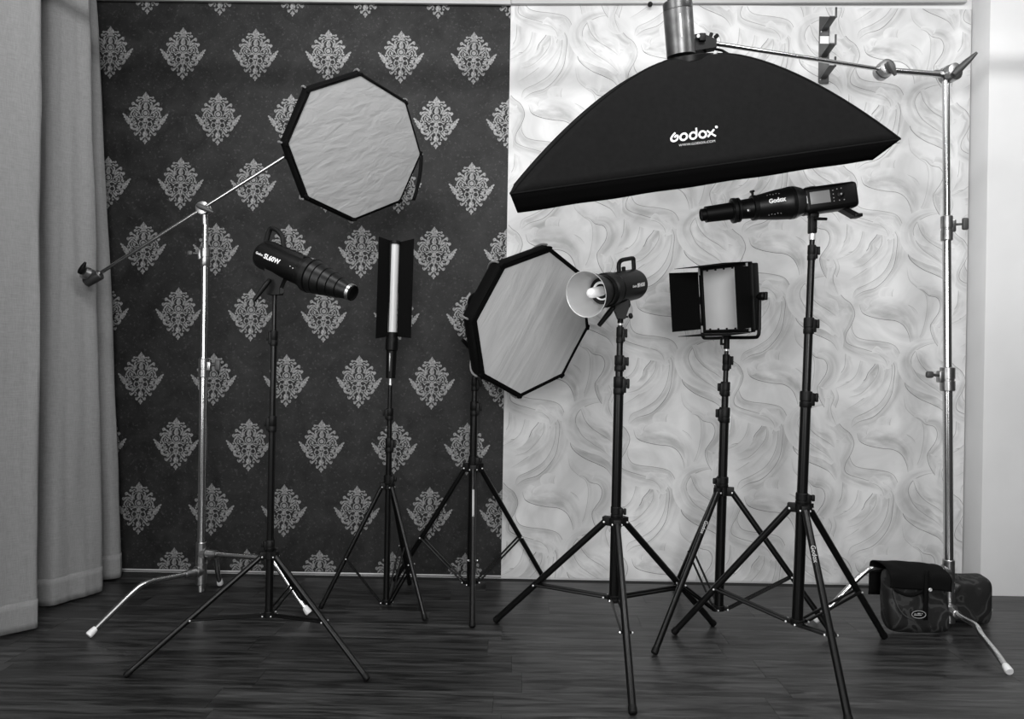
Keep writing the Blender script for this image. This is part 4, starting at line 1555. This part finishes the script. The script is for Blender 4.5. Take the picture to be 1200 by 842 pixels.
q.box((.002, 0, -.083), (.03, .05, .014), .004, rot=Matrix.Rotation(-.1, 3, 'Y'))
q.build('tail_grip', 'satin_black', t)

# ================================================================== HOOK RACK
t = thing('hook_rack', 'dark metal wall rack with three upturned hooks on pale wallpaper', 'hook rack', (1.98, 0, 2.57))
zr0, zr1 = 2.572, 2.912
MB().box((1.981, -.011, (zr0 + zr1) / 2), (.053, .006, zr1 - zr0), .001).build('back_plate', 'rack', t)
for zz in (2.835, 2.70, 2.59):
    q = MB()
    q.box((1.975, -.072, zz + .012), (.034, .118, .006), .0012, rot=Matrix.Rotation(-.18, 3, 'X'))
    q.box((1.988, -.130, zz + .042), (.010, .006, .052), .002)
    q.box((1.981, -.016, zz - .004), (.046, .006, .04), .001)
    q.build('hook', 'rack', t)
    MB().lathe([(0, .004), (.003, .003)], 8, (1.962, -.0185, zz - .004), (0, -1, 0)).build('screw', 'bright', t)
MB().box((1.981, -.0145, 2.80), (.046, .0015, .056)).build('price_sticker', 'white_plastic', t)
MB().box((1.981, -.0145, 2.705 - .012), (.046, .0015, .018)).build('price_sticker', 'white_plastic', t)

# ================================================================== SANDBAG
t = thing('sandbag', 'dark camouflage saddle sandbag slung over the chrome stand leg on the floor', 'sandbag', (2.2, -.62, 0))
def pouch(c, sx, sy, sz, lean, mtx=None):
    c = V(c)
    def fn(u, v):
        a = u * 2 * math.pi
        b = (v - .5) * math.pi
        sg = lambda x, p: math.copysign(abs(x) ** p, x)
        x = sg(math.cos(b), .22) * sg(math.cos(a), .26) * sx / 2
        y = sg(math.cos(b), .5) * sg(math.sin(a), .6) * sy / 2 * (1.0 - .25 * (v - .4))
        z = sg(math.sin(b), .5) * sz / 2
        wob = .016 * mnoise.noise(V((x * 14, y * 14, z * 14 + c.x * 9)))
        x *= 1 + .06 * mnoise.noise(V((3, 1, z * 9)))
        return c + V((x + z * lean[0], y + z * lean[1] + wob, z + wob * .6))
    return fn
yb = -.665
MB().grid(pouch((2.127, yb, .140), .262, .105, .262, (0, .12)), 40, 22, wrap=True).build('front_pouch', 'camo', t)
MB().grid(pouch((2.425, -.52, .105), .215, .12, .20, (.05, .05)), 36, 20, wrap=True).build('rear_pouch', 'camo', t)
FP = cat([V((-.722, .205)), V((-.724, .24)), V((-.712, .268)), V((-.66, .283)), V((-.60, .286)), V((-.555, .268)), V((-.545, .22)), V((-.54, .12))], 4)
def flap(u, v):
    k = v * (len(FP) - 1)
    i = min(int(k), len(FP) - 2)
    p = FP[i] + (FP[i + 1] - FP[i]) * (k - i)
    x = 1.995 + .255 * u
    return (x + .004 * mnoise.noise(V((v * 7, 1, u))), p.x - .005 * mnoise.noise(V((x * 16, v * 5, 2))), p.y + .007 * mnoise.noise(V((x * 13, v * 4, 5))) - .012 * u)
MB().grid(flap, 26, 28).build('saddle_flap', 'strap', t, solid=.005)
def onp(px, py, e=.0):
    return at(px, py, yb - .062 + e)
MB().tube(cat([onp(1047, 692), onp(1050, 705), onp(1055, 715), onp(1062, 722), onp(1071, 726)], 5), .0026, 8).build('piping', 'knob_grey', t)
MB().grid(lambda u, v: onp(1084 + 5 * u - 2 * v, 668 + 58 * v, -.002 - .006 * math.sin(v * 3.1)), 2, 12).build('webbing_strap', 'strap', t, solid=.003)
MB().grid(lambda u, v: onp(1048 + 34 * v, 688 + 6 * math.sin(v * 3.1) + 4 * u + 2 * v, -.004 - .006 * math.sin(v * 3.1)), 2, 12).build('webbing_strap', 'strap', t, solid=.003)
MB().lathe([(0, .0075), (.003, .0075), (.004, .006), (.004, .0035), (.001, .003)], 16, onp(1090, 690.5, -.012), (0, -1, 0)).build('eyelet', 'bright', t)
oc = onp(1076.5, 719.5, -.008)
MB().prism([oc + V((.030 * math.cos(k * .2618), 0, .0165 * math.sin(k * .2618))) for k in range(24)], (0, .006, 0)).build('oval_badge', 'strap', t)
MB().tube([oc + V((.029 * math.cos(k * .2618), -.0015, .0155 * math.sin(k * .2618))) for k in range(25)], .0012, 6).build('badge_border', 'print_grey', t)
mbx = Matrix(((1, 0, 0, oc.x), (0, 0, -1, oc.y - .0012), (0, 1, 0, oc.z), (0, 0, 0, 1)))
bd = MB(mbx)
for bx_, by_, bw_, bh_ in ((-.004, -.0028, .032, .0028), (-.014, .0022, .010, .0022), (.001, .0036, .012, .0050), (.0135, .0036, .0045, .0034)):
    bd.box((bx_, by_, 0.0), (bw_, bh_, .0008))
bd.build('badge_print', 'print_grey', t, smooth=False)['kind'] = 'stuff'
MB().grid(lambda u, v: at(1121 + 5 * u + 24 * v, 672 + 36 * v + 3 * u, -.565 + .01 * math.sin(v * 3)), 2, 10).build('webbing_strap', 'knob_grey', t, solid=.003)
